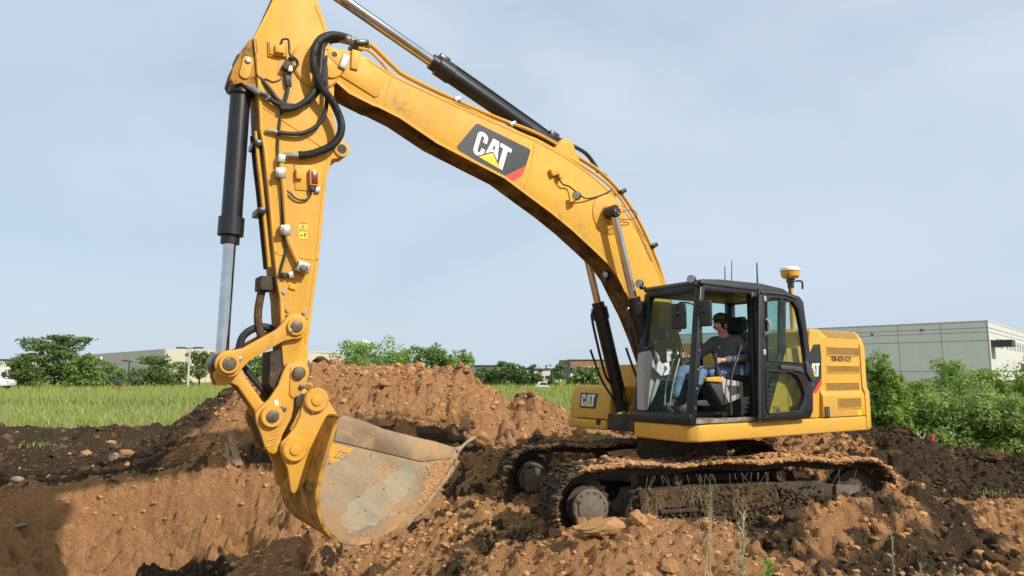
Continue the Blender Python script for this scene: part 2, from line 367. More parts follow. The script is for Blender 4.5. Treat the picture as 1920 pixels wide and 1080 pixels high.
# outline of the big spoil heap, surveyed at its ridge (pixel x, pixel y)
RIDGE = [(100, 862), (250, 850), (325, 822), (370, 785), (420, 742), (470, 716), (520, 698), (588, 689), (619, 680), (660, 690), (700, 684), (757, 681), (799, 693), (869, 702), (897, 724), (926, 742), (954, 749), (996, 747), (1024, 757), (1060, 780), (1110, 800), (1180, 815), (1240, 830)]
def ridge_profile(pts, d):
    xs = [px_at(p, d) for p, q in pts]; zs = [CAMZ - (q - 705) * d / FPX for p, q in pts]
    return np.array(xs), np.array(zs)
RX, RZ = ridge_profile(RIDGE, 14.0)
BANK = [(1380, 838), (1450, 830), (1500, 824), (1560, 815), (1640, 806), (1690, 822), (1730, 840), (1770, 862), (1800, 870), (1850, 852), (1880, 858), (1920, 885), (2000, 880), (2100, 860)]
BX, BZ = ridge_profile(BANK, 13.2)
def ground_h(x, y, detail=True):
    x = np.asarray(x, float); y = np.asarray(y, float)
    wob = (fbm(x * .5, y * .5, 3, .5, 2) - .5)
    z = np.full(x.shape, 0.0)
    field = ss(19, 23, y) * .28
    field = field + ss(26, 60, y) * .15
    z = z + field
    # track bed: soil heaped against the near track, falling away towards the camera
    tx = x; berm = ss(.45, 1.4, x) * np.exp(-((y - 7.22 - .14 * (x - 2.2)) / .55) ** 2) * (.22 + .16 * ss(1.0, 2.4, x) + .10 * ss(2.4, 3.6, x) + .04 * np.sin(x * 2.3))
    z = z + berm
    z = z + ss(.8, 2.4, x) * (1 - ss(4.6, 7.2, y)) * (.27 + .07 * np.sin(x * 1.3 + 1))
    # apron of sand left of the near track
    z = z + .12 * np.exp(-((x - .9) / .9) ** 2 - ((y - 7.2) / 1.0) ** 2)
    z = z - .10 * ss(7.9, 8.3, y) * (1 - ss(11.0, 12.0, y)) * ss(-.2, .6, x) * (1 - ss(5.5, 6.5, x))
    # the dig: steep cut face on the left, easing to a slope on the right
    edge = 11.15 + .30 * wob - .55 * ss(-4.4, -2.6, x)              # far rim
    rightrim = .25 + .5 * wob - .10 * (y - 7)
    depth = 1.85 - .95 * ss(-5.0, -2.6, x) - .25 * ss(-2.4, -1.2, x)
    run = 1.55 + 1.5 * ss(-5.2, -3.2, x)
    tt = np.clip((edge - y) / run, 0, 1); prof = np.where(tt < .12, tt / .12 * .22, .22 + .78 * (np.clip(tt - .12, 0, 1) / .88) ** .85)
    pit = prof * (1 - ss(rightrim - 2.3, rightrim + .5, x))
    z = z - depth * pit
    # dark heap low in the pit
    z = z + 1.15 * np.exp(-((x + 4.6) / 1.0) ** 2 - ((y - 8.95) / .55) ** 2)
    # spoil heap behind
    hr = np.interp(x, RX, RZ, left=0, right=0)
    base = 0.10
    up = np.where(y < 14, ss(10.3, 14.0, y) ** .85, 1 - ss(14.4, 19.5, y))
    lump = 1 + .10 * (fbm(x * .9, y * .9, 3, .5, 5) - .5) * (np.abs(y - 14) > .3)
    z = z + np.maximum(hr - base, 0) * up * lump
    # dark bank on the right
    hb = np.interp(x, BX, BZ, left=0, right=BZ[-1])
    upb = np.where(y < 13.2, ss(9.9, 13.2, y), 1 - ss(13.3, 17.5, y))
    bw_ = ss(BX[0] - .3, BX[0] + .8, x); z = np.where(bw_ > 0, np.maximum(z, hb * upb * bw_), z)
    # topsoil windrow along the field, left
    wr = np.exp(-((y - 20.3 - .05 * x) / 1.5) ** 2) * ss(-3.0, -5.5, x) * (.16 + .5 * np.clip(fbm(x * .55, y * .4, 3, .5, 8) - .33, 0, 1))
    z = z + wr
    z = z + .22 * np.exp(-((x + 8.6) / 2.6) ** 2 - ((y - 13.1) / .5) ** 2)
    if detail:
        soil = soil_mask(x, y)
        wall = ss(.10, .25, pit) * ss(8.9, 9.5, y) * (1 - ss(-3.0, -2.0, x))
        rough = 1 - .30 * ss(.15, .4, pit) * ss(8.9, 9.6, y) * (1 - ss(-2.6, -1.4, x))
        xw = x + .09 * (fbm(x * 4, y * 4, 3, .6, 61) - .5); yw = y + .09 * (fbm(x * 4, y * 4, 3, .6, 66) - .5)
        a = (.15 * (billow(x * 1.1, y * 1.1, 3, .5, 1) - .35) + .10 * (billow(x * 3.3, y * 3.3, 4, .62, 4) - .35)) * rough
        c1 = cells(xw * 3.4, yw * 3.4, 1); c2 = cells(xw * 8.5, yw * 8.5, 3); c3 = cells(xw * 18, yw * 18, 7)
        w1 = ss(.46, .66, fbm(x * .9, y * .9, 3, .5, 11)); w2 = ss(.36, .6, fbm(x * 1.7, y * 1.7, 3, .5, 14)); w3 = ss(.3, .55, fbm(x * 2.9, y * 2.9, 2, .5, 17))
        dome = lambda c: np.clip(1 - (c / .66) ** 2, 0, 1) * (.55 + .45 * vn(x * 6, y * 6, 77))
        amp = 1.25 + .55 * ss(10.6, 11.6, y) * ss(-5.5, -4, x)
        a = a + amp * (.10 * w1 * dome(c1) + .072 * w2 * dome(c2) + .036 * w3 * dome(c3)) * (.3 + .7 * rough)
        a = a + .11 * (fbm(x * 8, y * 8, 5, .68, 9) - .5) * (.45 + .55 * rough)
        a = a - .10 * ss(.60, .78, fbm(x * 3.6, y * 3.6, 3, .6, 71)) * (.4 + .6 * rough)
        # torn, undercut ledges on the cut face
        led = np.abs(((z + .18 * fbm(x * .8, y * .8, 3, .5, 6) + .05 * x) * 4.0) % 1 - .5)
        a = a + (1 - rough) * .16 * ss(.12, .4, led) - (1 - rough) * .22 * ss(.57, .72, fbm(x * 2.2, y * 2.2, 4, .62, 81))
        zl = z * 1.0
        a = a + wall * (.34 * (billow(x * .8 + 3, y * 1.3, 3, .55, 131) - .4) - .20 * ss(.58, .70, fbm(x * 1.4, y * 2.0, 4, .6, 137)))
        a = a + .75 * wall * (.26 * (billow(x * 3.0, y * 5.5, 3, .6, 111) - .4) + .13 * (billow(x * 8, y * 14, 3, .65, 115) - .4) + .05 * (fbm(x * 20, y * 34, 3, .7, 119) - .5) + .14 * (ss(.1, .42, led) - .5) + .28 * (billow(x * 1.3 + 5, zl * 3.2, 4, .62, 91) - .4) + .20 * (billow(x * 3.2, zl * 8.0, 4, .65, 95) - .4) + .14 * (fbm(x * 8, zl * 18, 4, .7, 99) - .5) - .22 * ss(.62, .74, fbm(x * 1.5, zl * 3.5, 4, .62, 103)))
        z = z + a * soil + .02 * (1 - soil) * (fbm(x * 2, y * 2, 2) - .5)
    return z
def soil_mask(x, y):
    lim = 21.0 + 1.6 * (fbm(x * .6, y * .3, 3, .5, 21) - .5)
    lim = np.where(x > -4.2, 19.2 + .8 * (fbm(x * .9, y * .5, 2, .5, 23) - .5), lim)
    s = 1 - ss(lim - .5, lim + .4, y)
    right = ss(9.3, 10.2, x - .12 * (y - 13)) * ss(13.4, 14.3, y)
    s = s * (1 - right * .9) * (1 - ss(3.0, 4.5, x) * ss(15.2, 16.2, y))
    return s * (1 - ss(19, 21, np.abs(x)))
def dark_mask(x, y):                                     # 1 = black topsoil, 0 = tan subsoil
    n = fbm(x * .75, y * .75, 5, .6, 31); n2 = fbm(x * 2.6, y * 2.6, 4, .6, 35)
    d = ss(.53, .64, n * .62 + n2 * .38)
    d = np.maximum(d, .75 * ss(.58, .66, fbm(x * 4.5, y * 4.5, 3, .6, 44)))
    left = ss(10.95 + 1.1 * (n2 - .5), 11.9 + 1.1 * (n2 - .5), y) * (1 - ss(-3.9, -3.0, x + 1.2 * (n - .5) + .22 * (y - 14)))
    d = np.maximum(d, left * (.60 + .40 * ss(.36, .5, n2)))
    mid = np.exp(-((x + 3.4) / 1.3) ** 2 - ((y - 11.5) / .6) ** 2)          # dark patch left of the bucket
    d = np.maximum(d, ss(.3, .6, mid + .5 * (n2 - .5)))
    right = ss(5.6, 6.6, x + 1.2 * (n - .5)) * ss(9.4, 10.4, y + 1.0 * (n2 - .5))
    d = np.maximum(d, right * (.8 + .2 * n2))
    fg = np.exp(-((x - 4.0) / 1.7) ** 2 - ((y - 6.5) / .75) ** 2)
    d = np.maximum(d, .85 * ss(.40, .72, fg + .9 * (n2 - .5)))
    heap = np.exp(-((x + 4.55) / 1.1) ** 2 - ((y - 8.95) / .65) ** 2)
    d = np.maximum(d, ss(.3, .5, heap + .4 * (n2 - .5)))
    sh = np.exp(-((x + .55) / .5) ** 2 - ((y - 8.6) / .9) ** 2)  # not topsoil: faint shade put into the soil colour here
    d = np.maximum(d, .25 * ss(.45, .7, sh + .5 * (n2 - .5)))
    # clean cut face stays tan, and so does the front of the heap
    cut = (1 - ss(10.9, 11.3, y)) * (1 - ss(-3.2, -2.2, x)) * (1 - ss(.25, .4, heap))
    d = d * (1 - .88 * cut)
    ml = ss(10.8, 12, y) * (1 - ss(15.5, 16.5, y)) * ss(-5.6, -4.8, x - .35 * (y - 13)) * (1 - ss(-2.6, -1.8, x)); d = d * (1 - .65 * ml)
    hp = ss(11.2, 12.5, y) * (1 - ss(14.5, 15.5, y)) * ss(-3.6, -2.6, x) * (1 - ss(1.5, 2.5, x))
    d = d * (1 - .60 * hp)
    ap = np.exp(-((x - .6) / 1.1) ** 2 - ((y - 6.6) / 1.3) ** 2)
    d = d * (1 - .30 * (1 - ss(8.2, 9.6, y)))
    return np.clip(d * (1 - .7 * ap), 0, 1)

def ground_material():
    m, nt, b = new_mat('soil')
    at = nt.nodes.new('ShaderNodeAttribute'); at.attribute_name = 'dark'
    ag = nt.nodes.new('ShaderNodeAttribute'); ag.attribute_name = 'soil'
    n1_ = noise(nt, 5, 8, .7); n2_ = noise(nt, 26, 6, .7); n3_ = noise(nt, 1.1, 4, .6)
    tan = mixc(nt, ramp(nt, n1_, .35, .65), (.48, .240, .102), (.62, .338, .150))
    tan = mixc(nt, ramp(nt, n3_, .45, .7), tan, (.53, .275, .115))
    tan = mixc(nt, ramp(nt, n2_, .58, .72, 0, .65), tan, (.24, .135, .062))
    drk = mixc(nt, ramp(nt, n2_, .35, .65), (.046, .030, .019), (.125, .077, .044))
    drk = mixc(nt, ramp(nt, n1_, .56, .70, 0, .7), drk, (.24, .14, .066))
    jit = nt.nodes.new('ShaderNodeMath'); jit.operation = 'MULTIPLY_ADD'
    nt.links.new(n2_, jit.inputs[0]); jit.inputs[1].default_value = .7; nt.links.new(at.outputs['Fac'], jit.inputs[2])
    dirt = mixc(nt, ramp(nt, jit.outputs[0], .62, .95), tan, drk)
    turf = mixc(nt, ramp(nt, noise(nt, .35, 5, .6), .35, .65), (.17, .20, .05), (.26, .27, .075))
    turf = mixc(nt, ramp(nt, noise(nt, 3.0, 4, .7), .5, .7, 0, .6), turf, (.30, .25, .11))
    col = mixc(nt, ag.outputs['Fac'], turf, dirt)
    nt.links.new(col, b.inputs['Base Color']); b.inputs['Roughness'].default_value = .96; b.inputs['Specular IOR Level'].default_value = .12
    add = nt.nodes.new('ShaderNodeMath'); add.operation = 'ADD'
    nt.links.new(n2_, add.inputs[0]); nt.links.new(noise(nt, 90, 3, .6), add.inputs[1])
    ad2 = nt.nodes.new('ShaderNodeMath'); ad2.operation = 'MULTIPLY_ADD'; nt.links.new(noise(nt, 10, 7, .72, dist=.5), ad2.inputs[0]); ad2.inputs[1].default_value = 3.2; nt.links.new(add.outputs[0], ad2.inputs[2])
    bump(nt, b, ad2.outputs[0], 1.0, .036)
ground_material()

xs = np.concatenate([[-2500, -700, -250, -110, -60, -38, -27, -22], np.arange(-18, -9, .075), np.arange(-9, 9.5, .029), np.arange(9.5, 18, .075), [22, 27, 38, 60, 110, 250, 700, 2500]])
ys = np.concatenate([[-300, -60, -15, -3, 1, 2.5, 3.4], np.arange(3.8, 9.0, .030), np.arange(9.0, 11.4, .022), np.arange(11.4, 14.5, .04), np.arange(14.5, 23.5, .085), [24, 25, 26.5, 28, 31, 36, 44, 60, 85, 130, 220, 400, 900, 3500]])
GX, GY = np.meshgrid(xs, ys)
near = (np.abs(GX) < 20) & (GY > 3) & (GY < 24)
GZ = ground_h(GX, GY, True)
GZ = np.where(near, GZ, ground_h(GX, GY, False))
nx, ny = len(xs), len(ys)
idx = np.arange(nx * ny).reshape(ny, nx)
quads = np.stack([idx[:-1, :-1], idx[:-1, 1:], idx[1:, 1:], idx[1:, :-1]], -1).reshape(-1, 4)
ground = np_mesh('ground', np.stack([GX, GY, GZ], -1).reshape(-1, 3), quads, 'soil', smooth=True)
tag(ground, kind='structure')
SM, DM = soil_mask(GX, GY), dark_mask(GX, GY)
for nm, arr in (('dark', DM), ('soil', SM)):
    a_ = ground.data.attributes.new(nm, 'FLOAT', 'POINT'); a_.data.foreach_set('value', arr.ravel().astype(np.float32))
ground.data.update()
_near = (xs > -18.01) & (xs < 18.01)
def gz(x, y):                                            # height of the built sheet (bilinear)
    x = np.atleast_1d(np.asarray(x, float)); y = np.atleast_1d(np.asarray(y, float))
    i = np.clip(np.searchsorted(xs, x) - 1, 0, nx - 2); j = np.clip(np.searchsorted(ys, y) - 1, 0, ny - 2)
    fx = np.clip((x - xs[i]) / (xs[i + 1] - xs[i]), 0, 1); fy = np.clip((y - ys[j]) / (ys[j + 1] - ys[j]), 0, 1)
    return (GZ[j, i] * (1 - fx) + GZ[j, i + 1] * fx) * (1 - fy) + (GZ[j + 1, i] * (1 - fx) + GZ[j + 1, i + 1] * fx) * fy

# ---- clods: soil-coloured lumps lying on the ground
def ico(sub):
    bm = bmesh.new(); bmesh.ops.create_icosphere(bm, subdivisions=sub, radius=1)
    v = np.array([w.co[:] for w in bm.verts]); f = np.array([[w.index for w in p.verts] for p in bm.faces]); bm.free()
    return v, f
def lump(sub, seed, amp=.35, flat=.75):
    v, f = ico(sub); r = np.random.default_rng(seed); out_ = v.copy()
    for _ in range(14):
        d = r.normal(size=3); d /= np.linalg.norm(d); w = v @ d; out_ += v * (amp * r.uniform(-.5, .5) * np.clip(w, 0, 1) ** 2)[:, None]
    for _ in range(5 if sub < 2 else 13):                # broken facets
        d = r.normal(size=3); d /= np.linalg.norm(d); h = r.uniform(.5, .82); w = out_ @ d
        out_ -= d[None] * np.clip(w - h, 0, None)[:, None]
    out_ += r.normal(size=out_.shape) * .045
    out_[:, 2] *= flat; out_ *= r.uniform(.8, 1.25, 3)
    return out_, f
def clod_mat(name, a, b_, c):
    m, nt, bs = new_mat(name); g = nt.nodes.new('ShaderNodeNewGeometry'); oi = nt.nodes.new('ShaderNodeObjectInfo')
    s_ = nt.nodes.new('ShaderNodeMath'); s_.operation = 'ADD'; nt.links.new(g.outputs['Random Per Island'], s_.inputs[0]); nt.links.new(oi.outputs['Random'], s_.inputs[1])
    fr = nt.nodes.new('ShaderNodeMath'); fr.operation = 'FRACT'; nt.links.new(s_.outputs[0], fr.inputs[0])
    col = mixc(nt, fr.outputs[0], a, b_); col = mixc(nt, ramp(nt, noise(nt, 14, 6, .7), .52, .68, 0, .75), col, c)
    nt.links.new(col, bs.inputs['Base Color']); bs.inputs['Roughness'].default_value = .96; bs.inputs['Specular IOR Level'].default_value = .1
    bump(nt, bs, noise(nt, 45, 5, .65), .8, .02)
clod_mat('clod_tan', (.44, .222, .094), (.58, .32, .142), (.30, .16, .072))
clod_mat('clod_dark', (.048, .032, .020), (.14, .086, .048), (.25, .145, .07))
VAR = [lump(1, 100 + i) for i in range(10)]
def scatter(n, xr, yr, smin, smax, power):
    x = rng.uniform(*xr, n); y = rng.uniform(*yr, n)
    keep = (rng.random(n) < soil_mask(x, y)) & (np.abs(x) < .80 * y + 1.2)
    face = (1 - ss(10.7, 11.1, y)) * ss(9.2, 9.8, y) * (1 - ss(-3.4, -2.4, x))
    keep &= rng.random(n) > face * .98
    x, y = x[keep], y[keep]; s = smin + (smax - smin) * rng.random(len(x)) ** power
    return x, y, s
def clod_cloud(name, x, y, s, mat):
    V, F = [], []; k = 0
    z = gz(x, y)
    for i in range(len(x)):
        v, f = VAR[rng.integers(10)]; a = rng.uniform(0, 6.28); c, sn = math.cos(a), math.sin(a)
        w = v * s[i] * rng.uniform(.7, 1.35, 3); w = np.stack([w[:, 0] * c - w[:, 1] * sn, w[:, 0] * sn + w[:, 1] * c, w[:, 2]], 1) + [x[i], y[i], z[i] + s[i] * .02]
        V.append(w); F.append(f + k); k += len(w)
    o = np_mesh(name, np.concatenate(V), np.concatenate(F), mat, ground); o['kind'] = 'stuff'; return o
parts_ = [scatter(11000, (-7, 9), (4, 9), .010, .045, 2.4), scatter(13000, (-11, 11), (8.5, 15), .016, .055, 2.4), scatter(1500, (-16, 2), (13, 21), .03, .12, 2.4)]
cx, cy, cs = [np.concatenate([p[i] for p in parts_]) for i in range(3)]
dk = dark_mask(cx, cy) + rng.uniform(-.25, .25, len(cx)) > .5
clod_cloud('fine_clods', cx[~dk], cy[~dk], cs[~dk], 'clod_tan')
clod_cloud('fine_dark_clods', cx[dk], cy[dk], cs[dk], 'clod_dark')
BIG = []
for i in range(8):
    v, f = lump(2, 300 + i, .5, .7)
    for mt in ('clod_tan', 'clod_dark'):
        o = np_mesh('clod', v, f, mt); BIG.append((o.data, mt)); bpy.data.objects.remove(o)
x, y, s = scatter(150, (.2, 8), (4.8, 7.9), .05, .12, 1.9); x2, y2, s2 = scatter(150, (-10, 10), (11.5, 15), .07, .17, 2.0); x3, y3, s3 = scatter(60, (-15, -4), (12.5, 20.5), .09, .24, 2.0)
x4, y4, s4 = scatter(70, (-5.2, -3.8), (8.5, 9.5), .05, .13, 1.8)
bx_, by_, bs_ = np.concatenate([x, x2, x3, x4])[:295], np.concatenate([y, y2, y3, y4])[:295], np.concatenate([s, s2, s3, s4])[:295]
bz_ = gz(bx_, by_); bd = dark_mask(bx_, by_) + rng.uniform(-.2, .2, len(bx_)) > .5
for i in range(len(bx_)):
    cand = [d for d, mt in BIG if mt == ('clod_dark' if bd[i] else 'clod_tan')]
    o = link('clod', cand[rng.integers(8)], ground, (bx_[i], by_[i], bz_[i] + bs_[i] * .05))
    o.scale = (bs_[i],) * 3; o.rotation_euler = (rng.uniform(-.4, .4), rng.uniform(-.4, .4), rng.uniform(0, 6.28))

# bits of straw and root lying in the soil
n = 2600; x = rng.uniform(-12, 11, n); y = rng.uniform(4.2, 19, n); k = (rng.random(n) < soil_mask(x, y)) & (np.abs(x) < .8 * y + 1); x, y = x[k], y[k]; z = gz(x, y) + .015; n = len(x)
a = rng.uniform(0, 6.28, n); L_ = rng.uniform(.03, .10, n); w = .0022 + .0003 * y; ux, uy = np.cos(a), np.sin(a); tz = rng.uniform(-.01, .05, n)
V = np.stack([np.stack([x - uy * w, y + ux * w, z], 1), np.stack([x + uy * w, y - ux * w, z], 1), np.stack([x + ux * L_, y + uy * L_, gz(x + ux * L_, y + uy * L_) + .01 + tz], 1)], 1).reshape(-1, 3)
o = np_mesh('straw_bits', V, np.arange(n * 3).reshape(-1, 3), 'straw', ground); o['kind'] = 'stuff'

# ================================================================ the excavator
EX = empty('excavator', ORG, TH)
tag(EX, 'large yellow tracked excavator with raised boom and lowered bucket on churned soil', 'excavator')
BH, SH = .19, .18                                        # half widths of boom and stick
def part(mb, name, mats, parent=EX, bevel=0.0, seg=2, label=None, ang=35):
    o = mb.build(name, mats, parent, bevel, seg, ang)
    if label: o['label'] = label
    return o
def circle(c, r, n=18, a0=0, a1=2 * math.pi): return [(c[0] + r * math.cos(a0 + (a1 - a0) * i / n), c[1] + r * math.sin(a0 + (a1 - a0) * i / n)) for i in range(n)]
def hull2(points):
    p = sorted(set(points)); lo, up = [], []
    for q in p:
        while len(lo) > 1 and (lo[-1][0] - lo[-2][0]) * (q[1] - lo[-2][1]) - (lo[-1][1] - lo[-2][1]) * (q[0] - lo[-2][0]) <= 0: lo.pop()
        lo.append(q)
    for q in reversed(p):
        while len(up) > 1 and (up[-1][0] - up[-2][0]) * (q[1] - up[-2][1]) - (up[-1][1] - up[-2][1]) * (q[0] - up[-2][0]) <= 0: up.pop()
        up.append(q)
    return lo[:-1] + up[:-1]

# ---- the emblem: letters, triangle
EMB_C = [(.31, .62), (.31, .84), (.28, .93), (.21, .99), (.10, .99), (.03, .93), (0, .84), (0, .16), (.03, .07), (.09, .01), (.16, .01), (.31, .215), (.31, .38), (.20, .38), (.20, .22), (.185, .175), (.155, .16), (.125, .175), (.115, .21), (.115, .79), (.125, .825), (.155, .84), (.185, .825), (.20, .79), (.20, .62)]
EMB_A = [(.345, .265), (.435, .99), (.615, .99), (.705, .265), (.525, .50)]
EMB_AH = [(.488, .58), (.525, .82), (.562, .58)]
EMB_T = [(.665, .83), (.665, .99), (1.0, .99), (1.0, .83), (.905, .83), (.905, .01), (.862, .01), (.765, .14), (.765, .83)]
EMB_Y = [(.20, 0), (.525, .44), (.85, 0)]
def emblem(parent, f, n, tri='decal_yellow'):            # f(u, v) -> point, n = outward normal
    n = Vector(n)
    def fl(pts, h0, h1, name, mt):
        part(MB().poly([Vector(f(u, v)) + n * h0 for u, v in pts], [Vector(f(u, v)) + n * h1 for u, v in pts]), name, mt, parent)
    fl(EMB_C, .005, .008, 'letter', 'decal_white'); fl(EMB_A, .005, .008, 'letter', 'decal_white')
    fl(EMB_AH, .0081, .0095, 'letter_counter', 'decal_black'); fl(EMB_T, .005, .008, 'letter', 'decal_white'); fl(EMB_Y, .005, .008, 'triangle', tri)

# ---------------------------------------------------------------- boom
BOOM_TOP = [(614, 96), (630, 90), (657, 95), (690, 108), (735, 138), (860, 197), (1000, 258), (1050, 285), (1100, 318), (1150, 361), (1185, 410), (1215, 460), (1235, 508), (1247, 540), (1258, 570), (1278, 640), (1290, 690), (1285, 715), (1268, 725)]
BOOM_BOT = [(1248, 720), (1232, 690), (1215, 640), (1195, 590), (1173, 547), (1160, 520), (1140, 493), (1113, 467), (1073, 430), (1033, 397), (987, 363), (947, 333), (820, 267), (751, 220), (710, 199), (700, 196), (655, 173), (631, 152), (613, 126), (606, 110)]
boom = part(MB().prism(UL(BOOM_TOP + BOOM_BOT, BH), -BH, BH), 'boom', ['yellow', 'boom_grime_shade'], EX, .012)
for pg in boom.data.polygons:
    if abs(pg.normal.y) < .3 and (pg.normal.z < -.25): pg.material_index = 1  # down-facing faces: grime plus shade painted into the colour
def strip(pxs, half, y0, y1, name, mt, parent, bevel=0):  # flat band following a pixel path on plane y1
    p = [Vector((*U(x, y, y0), 0)) for x, y in pxs]; a, b = [], []
    for i, q in enumerate(p):
        d = (p[min(i + 1, len(p) - 1)] - p[max(i - 1, 0)]).normalized(); nrm = Vector((-d.y, d.x, 0)) * half
        a.append((q + nrm)[:2]); b.append((q - nrm)[:2])
    mb = MB(); mb.prism(a + b[::-1], y0 - .001, y1); return part(mb, name, mt, parent, bevel)
# flange lips and weld seams of the box section
strip(BOOM_BOT[4:19], .016, BH, BH + .006, 'weld_lip', 'yellow', boom)
strip([(x - 1, y + 3) for x, y in BOOM_TOP[3:14]], .012, BH, BH + .005, 'weld_lip', 'yellow', boom)
strip([(735, 140), (728, 170), (722, 197)], .010, BH, BH + .006, 'weld_seam', 'yellow', boom)
strip([(1003, 262), (997, 310), (985, 358)], .010, BH, BH + .006, 'weld_seam', 'yellow', boom)
# nose plate, raised
nose = [(614, 100), (632, 94), (668, 104), (726, 143), (712, 178), (704, 182), (640, 142), (616, 126)]
part(MB().prism(UL(nose, BH + .02), BH - .002, BH + .018), 'nose_plate', 'yellow', boom, .006)
c = U(626, 103, BH + .03)
part(MB().prism(hull2(circle(c, .075) + [U(650, 128, BH + .03), U(640, 132, BH + .03)]), BH + .017, BH + .05), 'lifting_lug', 'yellow', boom, .006)
part(MB().cyl((c[0], BH + .05, c[1]), (c[0], BH + .053, c[1]), .03), 'lug_hole', 'rubber', boom)
part(MB().box((*U(645, 117, BH + .05)[:1], BH + .05, U(645, 117, BH + .05)[1]), (.08, .05, .16), Matrix.Rotation(R(-18), 3, 'Y')), 'clamp', 'zinc', boom, .008)
a, b = U(668, 95, BH + .03), U(664, 130, BH + .03)
part(MB().prism([(a[0] + .05, a[1]), (a[0] - .05, a[1]), (b[0] - .04, b[1]), (b[0] + .04, b[1])], BH + .017, BH + .045), 'bracket', 'yellow', boom, .006)
# boom foot and nose pins
for q, r, w in (((1265, 700), .17, .30), ((605, 135), .15, .235)):
    c = U(*q, 0); part(MB().cyl((c[0], -w, c[1]), (c[0], w, c[1]), r, n=28), 'pin_boss', 'yellow', boom, .01)
# cylinder boss disc on each side
cb = U(1140, 402, BH)
for s in (1, -1):
    part(MB().lathe((cb[0], s * (BH - .002), cb[1]), (cb[0], s * (BH + .022), cb[1]), [(0, .27), (.6, .27), (1, .25)], 36), 'reinforcing_disc', 'yellow', boom)
    part(MB().cyl((cb[0], s * BH, cb[1]), (cb[0], s * (BH + .07), cb[1]), .13, n=24), 'pin_boss', 'yellow', boom, .008)
# decal with emblem
Z8 = 8.307
def zb(x, y): return (850 + x / Z8, 220 + y / Z8)
blk = [(55, 455), (80, 505), (770, 930), (1130, 752), (1200, 525), (1178, 488), (395, 105), (345, 108)]
red = [(775, 933), (1130, 757), (1078, 895), (1050, 925), (920, 1000), (868, 990)]
dec = part(MB().prism(UL([zb(*p) for p in blk], BH), BH - .001, BH + .004), 'decal_panel', 'decal_black', boom)
part(MB().prism(UL([zb(*p) for p in red], BH), BH - .001, BH + .0045), 'decal_stripe', 'decal_red', boom)
def fb(u, v):
    x, z = U(*zb(289 + 515 * u + 106 * v, 556 + 303 * u - 362 * v), BH); return (x, BH, z)
emblem(boom, fb, (0, 1, 0))
# lamp, plug bracket and wiring on the near side
def lamp(parent, c, d, r=.05, mt='lamp_glass', n='work_lamp'):
    c, d = Vector(c), Vector(d).normalized()
    o = part(MB().lathe(c - d * r * 1.3, c, [(0, r * .5), (.25, r * .92), (1, r)], 16), n, 'black_paint', parent)
    g = MB().lathe(c, c + d * .006, [(0, r * .86), (1, r * .8)], 16); g.build('lens', mt, parent)
    return o
c = U3(1086, 369, BH + .14); part(MB().box(c + Vector((0, -.075, -.03)), (.11, .14, .012), Matrix.Rotation(R(30), 3, 'Y')), 'lamp_bracket', 'yellow', boom, .003)
lamp(boom, c + Vector((.05, 0, .01)), (1, .5, -.1), .055)
c = U3(1040, 322, BH + .03)
part(MB().box(c, (.14, .06, .09), Matrix.Rotation(R(25), 3, 'Y')).box(c + Vector((-.07, .02, -.05)), (.06, .05, .07)), 'plug_bracket', 'yellow', boom, .006)
part(MB().tube([U3(1045, 330, BH + .05), U3(1055, 345, BH + .05), U3(1068, 350, BH + .04), U3(1082, 362, BH + .1)], .010, 6), 'wire', 'rubber', boom)
part(MB().tube([U3(1090, 368, BH + .1), U3(1100, 372, BH + .05), U3(1115, 370, BH + .02), U3(1135, 363, BH + .02), U3(1148, 355, BH + .02)], .010, 6), 'wire', 'rubber', boom)
part(MB().tube([U3(1158, 400, BH + .2), U3(1180, 394, BH + .2), U3(1192, 398, BH + .15), U3(1192, 408, BH + .1), U3(1175, 412, BH + .1), U3(1160, 410, BH + .2)], .006, 6), 'wire', 'rubber', boom)
c = U3(1140, 518, 0); part(MB().box(c, (.12, .08, .05)).box(c + Vector((.06, .03, -.05)), (.05, .05, .12)), 'lamp_bracket', 'black_paint', boom, .006); lamp(boom, c + Vector((.1, .06, .01)), (1, .2, -.4), .05)
# hydraulic pipes along the back of the boom
def pipe(pxs, yp, r, name, mt, parent, n=8, sub=5, dy=None):
    pts = [U3(x, y, yp if dy is None else dy[i]) for i, (x, y) in enumerate(pxs)]
    return part(MB().tube(pts, r, n, sub), name, mt, parent)
PT = [(688, 79), (705, 92), (738, 124), (765, 144), (860, 190), (935, 222), (1000, 247), (1050, 274), (1100, 304), (1128, 324), (1160, 356), (1188, 396), (1212, 442), (1234, 494), (1246, 532), (1258, 566), (1275, 620)]
pipe(PT, .10, .022, 'hydraulic_pipe', 'yellow', boom)
pipe([(x, y + 2) for x, y in PT], -.02, .022, 'hydraulic_pipe', 'yellow', boom)
PT2 = [(672, 90), (693, 96), (716, 118), (737, 140), (800, 172), (860, 196), (935, 231), (985, 254), (1010, 264), (1060, 292), (1100, 316), (1140, 346), (1163, 372), (1190, 414), (1215, 462), (1236, 512), (1247, 540), (1262, 590)]
pipe(PT2, BH - .03, .017, 'hydraulic_pipe', 'yellow', boom)
pipe([(1075, 283), (1078, 294), (1120, 316), (1137, 328), (1142, 338)], .0, .012, 'hydraulic_pipe', 'black_paint', boom, 6, 0)
pipe([(1148, 358), (1160, 380), (1178, 396), (1200, 440), (1222, 490)], BH + .005, .009, 'hydraulic_pipe', 'yellow', boom, 6)
for q in ((955, 236), (852, 190), (1161, 361), (1220, 462)):
    p = U3(*q, .07); part(MB().box(p, (.10, .20, .055), Matrix.Rotation(R(28), 3, 'Y')), 'pipe_clamp', 'zinc' if q[0] < 1000 else 'black_paint', boom, .006)
